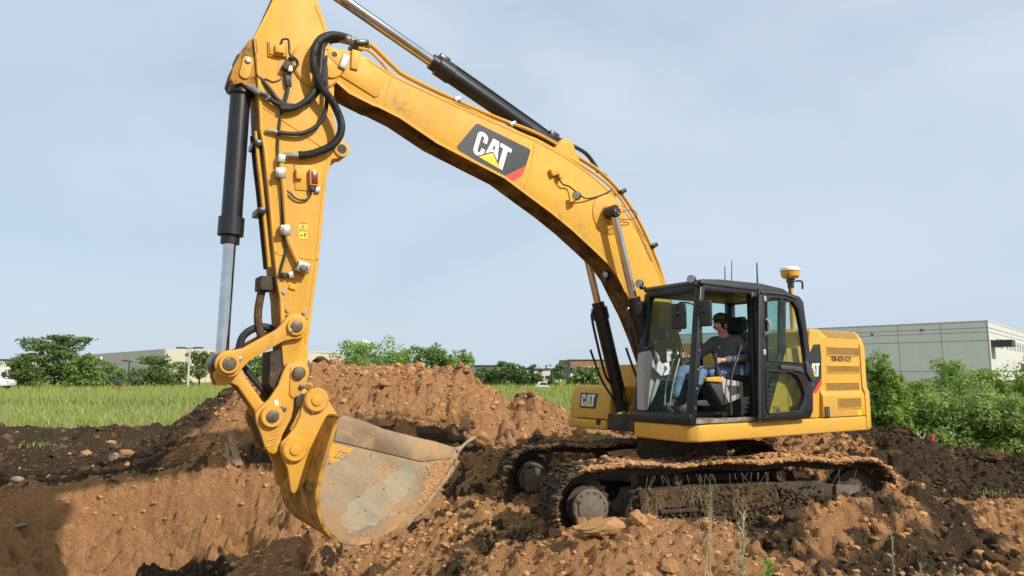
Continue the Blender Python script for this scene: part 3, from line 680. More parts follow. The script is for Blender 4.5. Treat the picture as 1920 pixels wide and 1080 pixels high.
for y0 in (.13, .06, .0):
    p, q = U3(636, 67 + (.13 - y0) * 50, y0 + .02), U3(692, 84 + (.13 - y0) * 30, y0)
    part(MB().lathe(p, q, [(0, .040), (.35, .036), (.37, .046), (.5, .046), (.52, .030), (.75, .030), (.77, .042), (.86, .042), (.88, .026), (1, .026)], 10), 'hose_fitting', 'zinc', boom)
p = U3(672, 86, .08); part(MB().box(p, (.16, .24, .05), Matrix.Rotation(R(15), 3, 'Y')), 'fitting_block', 'black_paint', boom, .008)

# ---------------------------------------------------------------- cylinders
def hyd(name, foot, head, y, split, rb, rr, parent=EX, eye=.09, gl=1.14, eyelen=.09, headname='rod_eye'):
    f = Vector((foot[0], y, foot[1])); h = Vector((head[0], y, head[1])); d = h - f; m = f + d * split; u = d.normalized(); L = d.length
    b = part(MB().lathe(f, m, [(0, rb * .6), (.02, rb * .98), (.855, rb), (.86, rb * gl), (.955, rb * gl), (.96, rb * .9), (1, rb * .9)], 28), name, 'black_paint', parent)
    part(MB().cyl(m - u * .05, h - u * eye * .5, rr, n=24), 'rod', 'chrome', b)
    part(MB().cyl(f + Vector((0, -eyelen, 0)), f + Vector((0, eyelen, 0)), eye, n=24), 'foot_eye', 'black_paint', b, .006)
    return b, f, m, h
foot, head = (.72, 1.22), U(1150, 397, .36)
for s in (1, -1):
    b, f, m, h = hyd('boom_cylinder', foot, head, s * .36, .595, .098, .052, gl=1.18)
    part(MB().lathe(h + Vector((0, -.11 * s, 0)), h + Vector((0, .065 * s, 0)), [(0, .085), (.2, .085), (.9, .085), (1, .07)], 24), 'rod_eye', 'black_paint', b)
    part(MB().cyl(h + Vector((0, .065 * s, 0)), h + Vector((0, .072 * s, 0)), .052, n=8), 'pin_cap', 'rubber', b)
    for k in range(3): 
        a = k * 2.1; part(MB().cyl(h + Vector((.04 * math.cos(a), .072 * s, .04 * math.sin(a))), h + Vector((.04 * math.cos(a), .086 * s, .04 * math.sin(a))), .012, n=6), 'bolt', 'zinc', b)
    u = (h - f).normalized(); w = Vector((u.z, 0, -u.x)) * -1
    part(MB().tube([m - u * .10 + w * -.11, m - u * .22 + w * -.17, f + u * .75 + w * -.17, f + u * .55 + w * -.10], .018, 8), 'feed_pipe', 'black_paint', b)
    part(MB().tube([f + u * .30 + w * -.10, f + u * .62 + w * -.24, f + u * .95 + w * -.30, f + u * 1.1 + w * -.32], .016, 8), 'hose', 'rubber', b)
stk_top = U(560, -58, 0)
b, f, m, h = hyd('stick_cylinder', U(1050, 283, 0), stk_top, 0, .545, .105, .066, eye=.10, gl=1.12)
u = (m - f).normalized(); w = Vector((-u.z, 0, u.x)); w = w if w.z > 0 else -w
part(MB().tube([f + u * .25 + w * .13, f + u * .6 + w * .135, m - u * .35 + w * .135, m - u * .12 + w * .12], .022, 8), 'feed_pipe', 'black_paint', b)
part(MB().box(m - u * .13 + w * .12, (.14, .10, .07), Matrix.Rotation(-math.atan2(u.z, u.x), 3, 'Y')), 'port_block', 'black_paint', b, .01)
part(MB().box(f + u * .18 + w * .12, (.14, .12, .09), Matrix.Rotation(-math.atan2(u.z, u.x), 3, 'Y')), 'port_block', 'black_paint', b, .01)
part(MB().prism(hull2(circle((f.x, f.z), .13, 20) + [(f.x - .32, f.z - .33), (f.x + .28, f.z - .16)]), -.15, .15), 'cylinder_lug', 'yellow', boom, .01)
for dy_ in (-.05, .05, .0):
    pipe([(1018, 262), (1035, 256), (1062, 268), (1092, 283), (1106, 296), (1118, 314), (1122, 324)], dy_, .026, 'hose', 'rubber', boom)
bcf, bch = U(455, 120, 0), U(415, 682, 0)
bc, f, m, h = hyd('bucket_cylinder', bcf, bch, 0, .615, .098, .060, eye=.085, gl=1.24)
part(MB().cyl(h + Vector((0, -.13, 0)), h + Vector((0, .13, 0)), .105, n=24), 'rod_eye', 'black_paint', bc, .01)
part(MB().lathe(f + (h - f) * .055, f + (h - f) * .115, [(0, .115), (.3, .115), (.32, .104), (.6, .104), (.62, .118), (.9, .118), (1, .10)], 24), 'collar', 'black_paint', bc)

# ---------------------------------------------------------------- stick
STICK = [(500, 24), (540, -66), (572, -78), (588, -20), (606, 28), (616, 58), (622, 110), (627, 167), (626, 217), (631, 248), (645, 262), (652, 276), (650, 288), (640, 295), (622, 299), (613, 335), (606, 413), (597, 502), (592, 538), (588, 565), (582, 615), (578, 643), (577, 690), (573, 708), (560, 716), (546, 710), (536, 695), (531, 682), (528, 643), (524, 560), (519, 530), (510, 447), (502, 358), (494, 280), (487, 244), (484, 178), (480, 119), (476, 74)]
stick = part(MB().prism(UL(STICK, SH), -SH, SH), 'stick', ['yellow', 'stick_face'], EX, .010)
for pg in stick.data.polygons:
    if abs(pg.normal.y) < .3 and pg.normal.x > .4: pg.material_index = 1  # front face: grimy tone with its shade painted in
def band(pxs, half, h=.006, nm='weld_lip'): return strip(pxs, half, SH, SH + h, nm, 'yellow', stick)
band([(x - 5, y) for x, y in STICK[14:22]], .012); band([(x + 4, y) for x, y in STICK[28:38][::-1]], .012)
band([(492, 200), (560, 245), (612, 282)], .006); band([(514, 474), (555, 480), (596, 487)], .012)
band([(510, 10), (478, 72), (481, 100)], .012); band([(592, 10), (608, 50), (616, 90)], .012)
c = U(640, 280, SH); part(MB().cyl((c[0], -.03, c[1]), (c[0], SH + .02, c[1]), .085, n=24), 'lifting_eye', 'yellow', stick, .006)
part(MB().cyl((c[0], SH + .02, c[1]), (c[0], SH + .024, c[1]), .05, n=20), 'eye_hole', 'rubber', stick)
c = U(593, 122, SH); part(MB().lathe((c[0], SH - .002, c[1]), (c[0], SH + .03, c[1]), [(0, .26), (.5, .26), (1, .24)], 32), 'pin_disc', 'yellow', stick)
part(MB().cyl((c[0], SH, c[1]), (c[0], SH + .06, c[1]), .11, n=24), 'pin_boss', 'yellow', stick, .006)
# bracket carrying the bucket cylinder
br = [(478, 72), (466, 76), (452, 96), (437, 126), (431, 148), (437, 160), (452, 156), (470, 168), (486, 180), (482, 120)]
for y0, y1 in ((-.15, -.11), (.11, .15)):
    part(MB().prism(UL(br, .13), y0, y1), 'cylinder_bracket', 'yellow_grimy', stick, .006)
k = U(465, 114, .17)
part(MB().prism(hull2(circle(U(465, 114, .17), .05, 14) + circle(U(459, 138, .17), .05, 14)), .152, .172), 'keeper_plate', 'yellow', stick, .005)
part(MB().cyl((k[0], .172, k[1]), (k[0], .19, k[1]), .032, n=6), 'bolt', 'zinc', stick, .003)
part(MB().cyl((bcf[0], -.17, bcf[1]), (bcf[0], .150, bcf[1]), .045, n=16), 'pin', 'pin_steel', stick)
# plates, plugs and wiring on the near side
def bx(q, yo, d, rot, name, mt, bev=.004, par=None):
    p = U3(*q, SH + yo); return part(MB().box(p, d, Matrix.Rotation(R(rot), 3, 'Y')), name, mt, par or stick, bev)
bx((520, 93), .02, (.16, .035, .13), 4, 'plug_bracket', 'yellow'); bx((524, 93), .05, (.09, .05, .08), 4, 'plug', 'yellow'); bx((507, 92), .012, (.05, .02, .16), 4, 'bracket_lip', 'yellow')
pipe([(527, 82), (530, 74), (540, 74), (542, 84), (543, 100), (548, 110)], SH + .06, .012, 'wire', 'rubber', stick, 6)
bx((536, 124), .05, (.06, .06, .09), -20, 'plug', 'rubber'); bx((543, 130), .05, (.05, .05, .06), 10, 'plug', 'zinc')
pipe([(541, 108), (552, 115), (556, 126), (546, 136), (542, 160), (537, 185), (529, 205), (523, 245), (521, 285), (526, 320), (529, 370), (530, 430), (533, 455), (536, 470), (528, 500), (523, 520)], SH + .02, .013, 'wire', 'rubber', stick, 6)
pipe([(545, 104), (556, 112), (558, 122), (545, 134), (540, 165), (534, 190)], SH + .035, .012, 'wire', 'rubber', stick, 6)
pipe([(480, 137), (490, 148), (500, 148), (512, 153), (526, 148), (532, 138)], SH + .01, .007, 'wire', 'pin_steel', stick, 6)
bx((540, 152), .03, (.06, .04, .11), 8, 'plug', 'rubber')
# reflector on its bracket
bx((571, 333), .006, (.20, .012, .27), 4, 'reflector_bracket', 'yellow'); bx((560, 327), .03, (.06, .05, .10), 4, 'plug', 'yellow'); bx((588, 333), .045, (.085, .05, .17), 4, 'reflector_case', 'yellow')
bx((590, 333), .074, (.062, .010, .125), 4, 'reflector', 'reflector', .002); bx((585, 354), .04, (.05, .04, .05), 4, 'plug', 'rubber')
bx((595, 356), .02, (.05, .02, .06), 4, 'bracket_tab', 'zinc')
pipe([(584, 360), (578, 372), (565, 375), (553, 371), (544, 362), (538, 358)], SH + .03, .011, 'wire', 'rubber', stick, 6)
# warning decal
wd = bx((568, 433), .002, (.085, .004, .16), 4, 'warning_decal', 'warning_yellow', 0)
bx((568, 418.5), .0045, (.08, .002, .012), 4, 'decal_bar', 'decal_red', 0)
def flat(pxs, h, name, mt, y=SH, par=None): return part(MB().prism(UL(pxs, y), y + .0042, y + h), name, mt, par or stick)
tri = [(568, 421), (561, 433), (575.5, 434)]; flat(tri, .0055, 'warning_triangle', 'print_black'); flat([(568, 423.5), (563, 432), (573.5, 432.6)], .0065, 'warning_triangle', 'warning_yellow')
flat([(567.5, 426), (567.2, 431), (569, 431), (568.8, 426)], .0075, 'warning_mark', 'print_black')
flat([(562.5, 440.5), (562.5, 442.5), (567.5, 442.7), (567.5, 440.8)], .0055, 'warning_mark', 'print_black'); flat([(570.5, 445), (572.5, 445), (572.5, 440), (574.5, 440), (571.6, 436.5), (568.7, 440), (570.5, 440)], .0055, 'warning_mark', 'print_black')
# pipes with clamps, valve block
pipe([(528, 300), (528, 318), (533, 360), (536, 400), (538, 430), (541, 450), (552, 478), (561, 496)], SH + .05, .026, 'hydraulic_pipe', 'yellow', stick, 10)
for q in ((525, 325), (534, 432)): bx(q, .05, (.095, .07, .10), 6, 'pipe_clamp', 'zinc'); bx((q[0] - 6, q[1] + 1), .098, (.035, .012, .06), 6, 'bolt', 'pin_steel')
bx((527, 298), .05, (.07, .07, .08), 0, 'pipe_union', 'zinc')
bx((567, 502), .06, (.125, .11, .105), -12, 'valve_block', 'zinc', .01); p = U3(569, 503, SH + .118)
part(MB().cyl(p, p + Vector((0, .03, 0)), .036, n=14), 'valve_port', 'pin_steel', stick, .004); bx((545, 516), .03, (.05, .05, .06), 20, 'plug', 'zinc'); bx((533, 516), .03, (.05, .05, .05), 0, 'plug', 'rubber')
bx((549, 538), .01, (.07, .02, .05), -15, 'bracket_tab', 'yellow')
for q in ((532, 547), (539, 581), (571, 586), (538, 592), (574, 599)):
    p = U3(*q, SH); part(MB().cyl(p, p + Vector((0, .02, 0)), .022 if q[1] < 590 else .012, n=10), 'bolt', 'zinc' if q[1] < 590 else 'pin_steel', stick)
# pipes on the front face of the stick
for dy_, mt in ((.12, 'yellow'), (-.05, 'mud_steel')):
    pts = []
    for q in ((478, 245), (483, 300), (489, 350), (494, 400), (499, 450), (504, 500)):
        p = U3(q[0] + 13, q[1], SH); pts.append(Vector((p.x + .045, dy_, p.z)))
    part(MB().tube(pts, .018, 8), 'hydraulic_pipe', mt, stick)
for q in ((468, 268), (475, 395)):
    p = U3(q[0] + 25, q[1], SH); part(MB().box((p.x + .04, .03, p.z), (.07, .28, .06)), 'pipe_clamp', 'black_paint', stick, .005)
p = U3(516, 530, SH); part(MB().box((p.x + .06, .0, p.z), (.13, .24, .14)), 'fitting_block', 'mud_steel', stick, .01)
part(MB().tube([(p.x + .08, .02, p.z - .02), (p.x + .11, .02, p.z - .25), (p.x + .10, .02, p.z - .42), (p.x + .04, .02, p.z - .6)], .04, 10), 'hose', 'mud', stick)
# hoses looping from boom to stick
def hose(pxs, ys, r, ribs=True, name='hose'):
    pts = [U3(x, y, yy) for (x, y), yy in zip(pxs, ys)]; p = cat(pts, 8); L = sum((p[i + 1] - p[i]).length for i in range(len(p) - 1))
    if not ribs: return part(MB().tube(pts, r, 10, 8), name, 'rubber', EX)
    nr = int(L / .022); q = []; t = []; acc = [0]
    for i in range(len(p) - 1): acc.append(acc[-1] + (p[i + 1] - p[i]).length)
    j = 0
    for k in range(nr * 2 + 1):
        s_ = L * k / (nr * 2)
        while j < len(p) - 2 and acc[j + 1] < s_: j += 1
        q.append(p[j].lerp(p[j + 1], (s_ - acc[j]) / max(1e-6, acc[j + 1] - acc[j])))
    nn = len(q) - 1
    return part(MB().tube(q, r, 10, 0, rr=lambda x: r * (1.0 if round(x * nn) % 2 else .84)), name, 'rubber', EX, ang=60)
hose([(664, 76), (644, 69), (624, 66), (604, 72), (592, 88), (588, 112), (593, 140), (604, 165), (620, 186), (632, 208), (640, 232), (637, 254), (624, 271), (604, 282), (578, 290), (560, 291)], [.12, .15, .2, .27, .31, .33, .33, .33, .33, .33, .33, .31, .29, .27, .25, .24], .044)
part(MB().tube([U3(570, 291, .24), U3(545, 291, .235), U3(534, 292, .23), U3(529, 299, .23)], .030, 10), 'hose_fitting', 'zinc', EX)
hose([(662, 80), (640, 72), (620, 72), (606, 84), (602, 110), (598, 145), (588, 172), (570, 192), (548, 203), (525, 203)], [.04, .06, .14, .22, .26, .28, .28, .27, .25, .24], .034)
part(MB().tube([U3(545, 203, .245), U3(520, 194, .24), U3(498, 181, .22), U3(478, 169, .17), U3(462, 160, .1)], .026, 10), 'hose', 'rubber', EX)
part(MB().tube([U3(505, 186, .225), U3(480, 170, .175), U3(462, 160, .1), U3(452, 160, .06)], .032, 10), 'hose_fitting', 'zinc', EX)
hose([(636, 76), (618, 80), (611, 100), (611, 145), (613, 185), (608, 215), (594, 236), (570, 249), (545, 251), (520, 248)], [.02, .12, .2, .24, .26, .26, .25, .24, .23, .22], .024)
part(MB().tube([U3(525, 249, .22), U3(510, 246, .215), U3(498, 245, .205)], .020, 8), 'hose_fitting', 'zinc', EX)
hose([(486, 145), (505, 167), (520, 186), (540, 197), (565, 197), (588, 183), (603, 160), (609, 120), (614, 90)], [.16, .2, .22, .23, .24, .25, .26, .24, .18], .022, False)

# ---------------------------------------------------------------- linkage
def pinset(q, y0, y1, r, name='pin', par=None, collar=.0, mt='pin_steel'):
    c = U(*q, (y1)); par = par or EX
    if collar: part(MB().lathe((c[0], y1 - .06, c[1]), (c[0], y1 - .012, c[1]), [(0, collar), (.8, collar), (1, collar * .93)], 26), 'pin_collar', 'yellow_worn', par)
    return part(MB().cyl((c[0], y0, c[1]), (c[0], y1, c[1]), r, n=22), name, mt, par, .006)
def bone(pa, pb, ra, rb, neck, y0, y1, name, mt):
    a, b = Vector(pa), Vector(pb); d = (b - a).normalized(); n = Vector((-d.y, d.x)); L = (b - a).length; o = []
    aa = math.atan2(d.y, d.x)
    for i in range(15): t = aa + R(50) + (R(260)) * i / 14; o.append((a.x + ra * math.cos(t), a.y + ra * math.sin(t)))
    for f_ in (.25, .4, .6, .75): q = a + d * L * f_ - n * neck; o.append((q.x, q.y))
    for i in range(15): t = aa + R(180 + 50) + R(260) * i / 14; o.append((b.x + rb * math.cos(t), b.y + rb * math.sin(t)))
    for f_ in (.75, .6, .4, .25): q = a + d * L * f_ + n * neck; o.append((q.x, q.y))
    return part(MB().prism(o, y0, y1), name, mt, EX, .012)
for s in (1, -1):
    y0, y1 = (SH + .015, SH + .075) if s > 0 else (-SH - .075, -SH - .015)
    lk = bone(U(555, 612, .25), U(430, 682, .25), .125, .125, .066, y0, y1, 'bucket_link', 'yellow_worn')
    if s > 0:
        pinset((557, 612), .15, .30, .058, 'pin', lk, .088); pinset((431, 682), .15, .31, .062, 'pin', lk, .092)
        bx((546, 620), .10, (.05, .03, .035), 0, 'bolt', 'zinc', .003, lk); bx((448, 673), .10, (.05, .03, .035), 30, 'bolt', 'zinc', .003, lk)
pl = U(430, 682, .2)
part(MB().cyl((pl[0], -.30, pl[1]), (pl[0], .20, pl[1]), .055), 'pin', 'pin_steel', EX)
part(MB().lathe((pl[0], -.42, pl[1]), (pl[0], -.13, pl[1]), [(0, .10), (.1, .105), (.5, .09), (.55, .11), (.9, .11), (1, .1)], 20), 'pin_sleeve', 'mud_steel', EX)
# power link from the rod eye down to the coupler
pw = [(404, 690), (402, 706), (408, 722), (424, 723), (434, 718), (446, 724), (478, 770), (484, 792), (512, 800), (520, 770), (492, 752), (456, 700), (450, 684), (430, 668), (412, 674)]
pwo = part(MB().prism(UL(pw, .13), .055, .13), 'power_link', 'yellow_worn', EX, .012)
part(MB().prism(UL(pw, .13), -.13, -.055), 'side_plate', 'yellow_grimy', pwo, .012)
part(MB().prism(UL([(446, 724), (478, 770), (490, 790), (498, 778), (486, 752), (462, 715)], .055), -.054, .054), 'web', 'mud_steel', pwo, .006)
part(MB().tube([U3(448, 655, -.02), U3(455, 632, -.02), U3(472, 618, -.02), U3(495, 613, -.02), U3(512, 618, -.02)], .038, 10), 'hose', 'rubber', EX)
part(MB().tube([U3(452, 680, .02), U3(470, 705, .02), U3(490, 728, .02), U3(502, 745, .02)], .030, 10), 'hose', 'rubber', EX)
# quick coupler
CPL = [(560, 676), (572, 679), (580, 690), (580, 702), (574, 722), (566, 735), (556, 742), (553, 756), (546, 785), (530, 815), (522, 845), (514, 852), (504, 848), (497, 838), (490, 815), (481, 792), (479, 776), (486, 766), (505, 748), (522, 722), (532, 695), (540, 681)]
cp = part(MB().prism(UL(CPL, .235), .185, .235), 'quick_coupler', 'yellow_worn', EX, .01)
part(MB().prism(UL(CPL, .235), -.235, -.185), 'side_plate', 'yellow_grimy', cp, .01)
part(MB().prism(UL([(545, 760), (528, 812), (508, 845), (494, 820), (484, 786), (512, 760)], .2), -.184, .184), 'coupler_body', 'mud_steel', cp, .01)
part(MB().prism(UL([(545, 688), (543, 740), (550, 747), (562, 742), (576, 700), (570, 684)], .25), .235, .25), 'lock_plate', 'yellow_worn', cp, .006)
pinset((562, 699), -.27, .29, .062, 'pin', cp); pinset((512, 781), -.27, .305, .060, 'pin', cp, .105)
p = U3(530, 767, .235); part(MB().cyl(p, p + Vector((0, .04, 0)), .03, n=6), 'bolt', 'pin_steel', cp, .003); p = U3(565, 725, .25); part(MB().cyl(p, p + Vector((0, .025, 0)), .028, n=8), 'bolt', 'pin_steel', cp, .003)
part(MB().prism(UL([(514, 752), (520, 748), (523, 758), (517, 762)], .236), .2355, .238), 'maker_plate', 'decal_white', cp)
for a, b in (((507, 812), (520, 806)), ((500, 826), (516, 822)), ((510, 818), (518, 812)), ((500, 838), (512, 834))):
    part(MB().tube([U3(*a, .236), U3(*b, .236)], .007, 6, 0), 'cast_mark', 'yellow_worn', cp)
part(MB().box(U3(557, 752, .2), (.06, .16, .10)), 'wedge', 'mud_steel', cp, .006)
part(MB().tube([U3(472, 832, -.05), U3(468, 850, -.05), U3(476, 862, -.05), U3(488, 860, 0), U3(492, 848, .0)], .03, 10), 'hose_guard', 'mud_steel', cp)
part(MB().prism(UL([(505, 660), (528, 655), (531, 690), (545, 720), (520, 745), (503, 720)], .12), -.16, .16), 'stick_end', 'mud_steel', stick, .01)

# ---------------------------------------------------------------- bucket
BW = .62
BK_TOP = [(643, 779), (684, 791), (718, 805), (776, 820), (819, 830), (853, 840), (858, 851)]
BK_BELLY = [(845, 880), (827, 902), (799, 941), (761, 981), (730, 1004), (698, 1019), (672, 1024), (646, 1021), (626, 1012)]
BK_BACK = [(604, 987), (594, 955), (592, 926), (600, 884), (614, 836), (626, 798), (634, 784)]
side = UL(BK_TOP + BK_BELLY + BK_BACK, BW)
bucket = part(MB().prism(side, BW - .028, BW), 'bucket', 'worn_steel', EX, .006)
part(MB().prism(side, -BW, -BW + .028), 'side_plate', 'worn_steel', bucket, .006)
cen = Vector((sum(p[0] for p in side) / len(side), sum(p[1] for p in side) / len(side)))
shell = UL([(858, 851)] + BK_BELLY + BK_BACK + [(643, 779), (662, 784)], BW)
sm = cat([Vector((*p, 0)) for p in shell], 3)
o_, i_ = [], []
for k, q in enumerate(sm):
    d = (sm[min(k + 1, len(sm) - 1)] - sm[max(k - 1, 0)]).normalized(); nr = Vector((-d.y, d.x, 0))
    if nr.dot(Vector((cen.x, cen.y, 0)) - q) < 0: nr = -nr
    o_.append(q - nr * .004); i_.append(q + nr * .03)
mb = MB()
def shellpart(k0, k1, y0, y1, off=0.0):
    m_ = MB()
    for k in range(k0, k1):
        a, b, c_, d_ = o_[k], o_[k + 1], i_[k + 1], i_[k]
        m_.add([(a.x, y0, a.y), (b.x, y0, b.y), (c_.x, y0, c_.y), (d_.x, y0, d_.y), (a.x, y1, a.y), (b.x, y1, b.y), (c_.x, y1, c_.y), (d_.x, y1, d_.y)],
               [(0, 4, 5, 1), (1, 5, 6, 2), (2, 6, 7, 3), (3, 7, 4, 0), (0, 1, 2, 3), (4, 7, 6, 5)])
    return m_
nb = len(sm) - 1
def weld(mbx, name, mt, par):
    me = mbx.data(name, mt); bm = bmesh.new(); bm.from_mesh(me); bmesh.ops.remove_doubles(bm, verts=bm.verts, dist=.0005)
    seen = {}
    for f in list(bm.faces):
        key = tuple(sorted(v.index for v in f.verts)); seen.setdefault(key, []).append(f)
    bmesh.ops.delete(bm, geom=[f for fs in seen.values() if len(fs) > 1 for f in fs], context='FACES_ONLY')
    bmesh.ops.recalc_face_normals(bm, faces=bm.faces); bm.to_mesh(me); bm.free()
    me.polygons.foreach_set('use_smooth', [True] * len(me.polygons)); me.set_sharp_from_angle(angle=R(35)); return link(name, me, par)
split_ = 3 * len(BK_BELLY) - 1
weld(shellpart(0, split_, -BW + .0285, BW - .0285), 'floor_plate', 'worn_steel', bucket)
weld(shellpart(split_, nb, -BW - .012, BW + .012), 'wrapper', 'yellow_grimy', bucket)
# upper side bar, lip of polished steel and dirt along the belly edge
part(MB().prism(UL([(643, 778), (684, 790), (718, 804), (776, 819), (819, 829), (852, 839), (846, 858), (790, 865), (626, 826), (634, 790)], BW), BW - .001, BW + .014), 'side_bar', 'rusty_plate', bucket, .003)
part(MB().prism(UL([(853, 840), (860, 850), (876, 831), (892, 822), (894, 817), (884, 820), (866, 836)], BW), BW - .03, BW + .005), 'side_cutter', 'worn_steel', bucket, .005)
a, b_, c_ = U(846, 874, BW), U(861, 850, BW), U(855, 846, BW)
part(MB().prism([a, b_, c_, (a[0] + .03, a[1] + .02)], -BW - .01, BW - .051), 'cutting_edge', 'worn_steel', bucket, .004)
strip([(857, 862), (843, 886), (826, 908), (797, 947), (760, 984), (729, 1006), (697, 1018)], .030, BW, BW + .014, 'wear_strip', 'mud_tan', bucket, .004)
strip([(849, 872), (838, 893), (800, 944), (764, 984)], .008, BW + .013, BW + .019, 'polished_edge', 'bright_edge', bucket)
strip([(650, 1000), (668, 992), (700, 984), (730, 968), (752, 958)], .010, BW, BW + .006, 'mud_smear', 'bright_edge', bucket)
sc = [(728, 893), (738, 884), (752, 880), (764, 872), (777, 878), (780, 890), (774, 904), (764, 921), (757, 932), (742, 946), (728, 962), (712, 973), (694, 986), (676, 994), (660, 996), (648, 990), (636, 982), (640, 968), (652, 958), (650, 946), (664, 938), (678, 930), (688, 916), (704, 912), (716, 900)]
part(MB().prism(UL(sc, BW), BW, BW + .0016), 'scraped_patch', 'scraped_steel', bucket)
part(MB().prism(UL([(620, 832), (640, 834), (664, 842), (652, 852), (632, 866), (620, 868), (617, 850)], BW), BW, BW + .002), 'paint_remnant', 'yellow_worn', bucket)
for a, b in (((626, 858), (640, 843)), ((626, 856), (640, 860)), ((634, 847), (650, 848)), ((636, 856), (650, 847)), ((642, 861), (652, 849))): part(MB().tube([U3(*a, BW + .002), U3(*b, BW + .002)], .006, 6, 0), 'cast_mark', 'rusty_plate', bucket)
def mudpatch(pts, yp, s0, s1, n, name, mt, par, seed):
    V, F, k = [], [], 0; r = np.random.default_rng(seed); P_ = UL(pts, yp)
    for _ in range(n):
        i = r.integers(len(P_)); j = r.integers(len(P_)); t = r.random(); u_ = r.random() * .6
        x_ = P_[i][0] * t + P_[j][0] * (1 - t); z_ = P_[i][1] * t + P_[j][1] * (1 - t)
        v, f = VAR[r.integers(10)]; s_ = r.uniform(s0, s1); V.append(v * [s_, s_ * .3, s_] + [x_, yp, z_]); F.append(f + k); k += len(v)
    o = np_mesh(name, np.concatenate(V), np.concatenate(F), mt, par); o['kind'] = 'stuff'
bd_ = [(862, 848), (850, 872), (830, 900), (802, 940), (764, 980), (732, 1003), (699, 1018), (672, 1022), (650, 1018), (655, 1010), (680, 1008), (705, 1000), (724, 990), (745, 976), (752, 962), (772, 944), (786, 926), (792, 908), (806, 892), (808, 876), (824, 864), (836, 858)]
part(MB().prism(UL(bd_, BW), BW, BW + .003), 'dirt_band', 'dried_mud', bucket)
mudpatch([(720, 868), (745, 858), (748, 880), (722, 895), (700, 905)], BW, .006, .018, 60, 'stuck_mud', 'clod_tan', bucket, 1)
mudpatch([(846, 868), (822, 902), (798, 938), (765, 975), (800, 915), (825, 875), (840, 850)], BW + .004, .008, .026, 150, 'stuck_mud', 'clod_tan', bucket, 2)
mudpatch([(800, 870), (830, 838), (848, 846), (790, 930), (812, 905)], BW + .004, .005, .02, 90, 'stuck_mud', 'clod_tan', bucket, 5)
mudpatch([(700, 1012), (740, 996), (690, 998), (664, 1012), (650, 1012)], BW, .006, .02, 70, 'stuck_mud', 'clod_tan', bucket, 3)
# mounting ears with pins
EAR = [(567, 756), (573, 738), (585, 728), (600, 728), (613, 738), (617, 752), (632, 776), (640, 800), (620, 820), (598, 860), (572, 905), (552, 926), (546, 922), (540, 880), (533, 862), (526, 846), (528, 830), (538, 820), (554, 800), (563, 780)]
for s in (1, -1):
    y0, y1 = (.245, .295) if s > 0 else (-.295, -.245)
    ear = part(MB().prism(UL(EAR, .295), y0, y1), 'ear_plate', 'yellow_worn', bucket, .01)
    if s > 0:
        for q in ((592, 750), (552, 842)):
            c = U(*q, .30)
            part(MB().lathe((c[0], .29, c[1]), (c[0], .345, c[1]), [(0, .118), (.75, .118), (1, .105)], 28), 'pin_collar', 'yellow_worn', bucket)
            part(MB().cyl((c[0], .34, c[1]), (c[0], .36, c[1]), .055, n=20), 'pin', 'yellow_worn', bucket, .006)
            d = U(q[0] - 6, q[1] + 21, .30); part(MB().cyl((d[0], .29, d[1]), (d[0], .33, d[1]), .018, n=6), 'bolt', 'zinc', bucket)
for q in ((592, 750), (552, 842)):
    c = U(*q, .30); part(MB().cyl((c[0], -.33, c[1]), (c[0], .30, c[1]), .055, n=18), 'pin', 'pin_steel', bucket)

# ---------------------------------------------------------------- upper structure
def ring(pts, r): return pts
skl = [(1.27, .40), (1.27, 1.20), (1.235, 1.30), (1.15, 1.375), (1.05, 1.39), (-2.30, 1.39), (-2.30, .40)]
skirt = part(MB().prismz(skl, 1.06, 1.262), 'side_skirt', 'yellow', EX, .028, 3)
part(MB().prismz([(.80, -.42), (.80, -1.36), (-2.30, -1.39), (-2.30, -.42)], 1.06, 1.24), 'side_skirt', 'yellow', EX, .02)
part(MB().box((-.6, 0, 1.20), (3.2, .82, .22)), 'swing_frame', 'mud_steel', EX, .01)
part(MB().cyl((0, 0, .72), (0, 0, 1.08), .62, n=40), 'swing_bearing', 'mud_steel', EX, .01)
for s in (1, -1):
    part(MB().prism([(-.75, 1.3), (.95, 1.12), (.95, 1.30), (.62, 1.42), (.42, 1.95), (.25, 2.03), (.05, 1.95), (-.55, 1.5)], s * .30 - .03, s * .30 + .03), 'boom_bracket', 'yellow', EX, .01)
    part(MB().cyl((.72, s * .25, 1.22), (.72, s * .47, 1.22), .11, n=20), 'pin_boss', 'yellow', EX, .008)
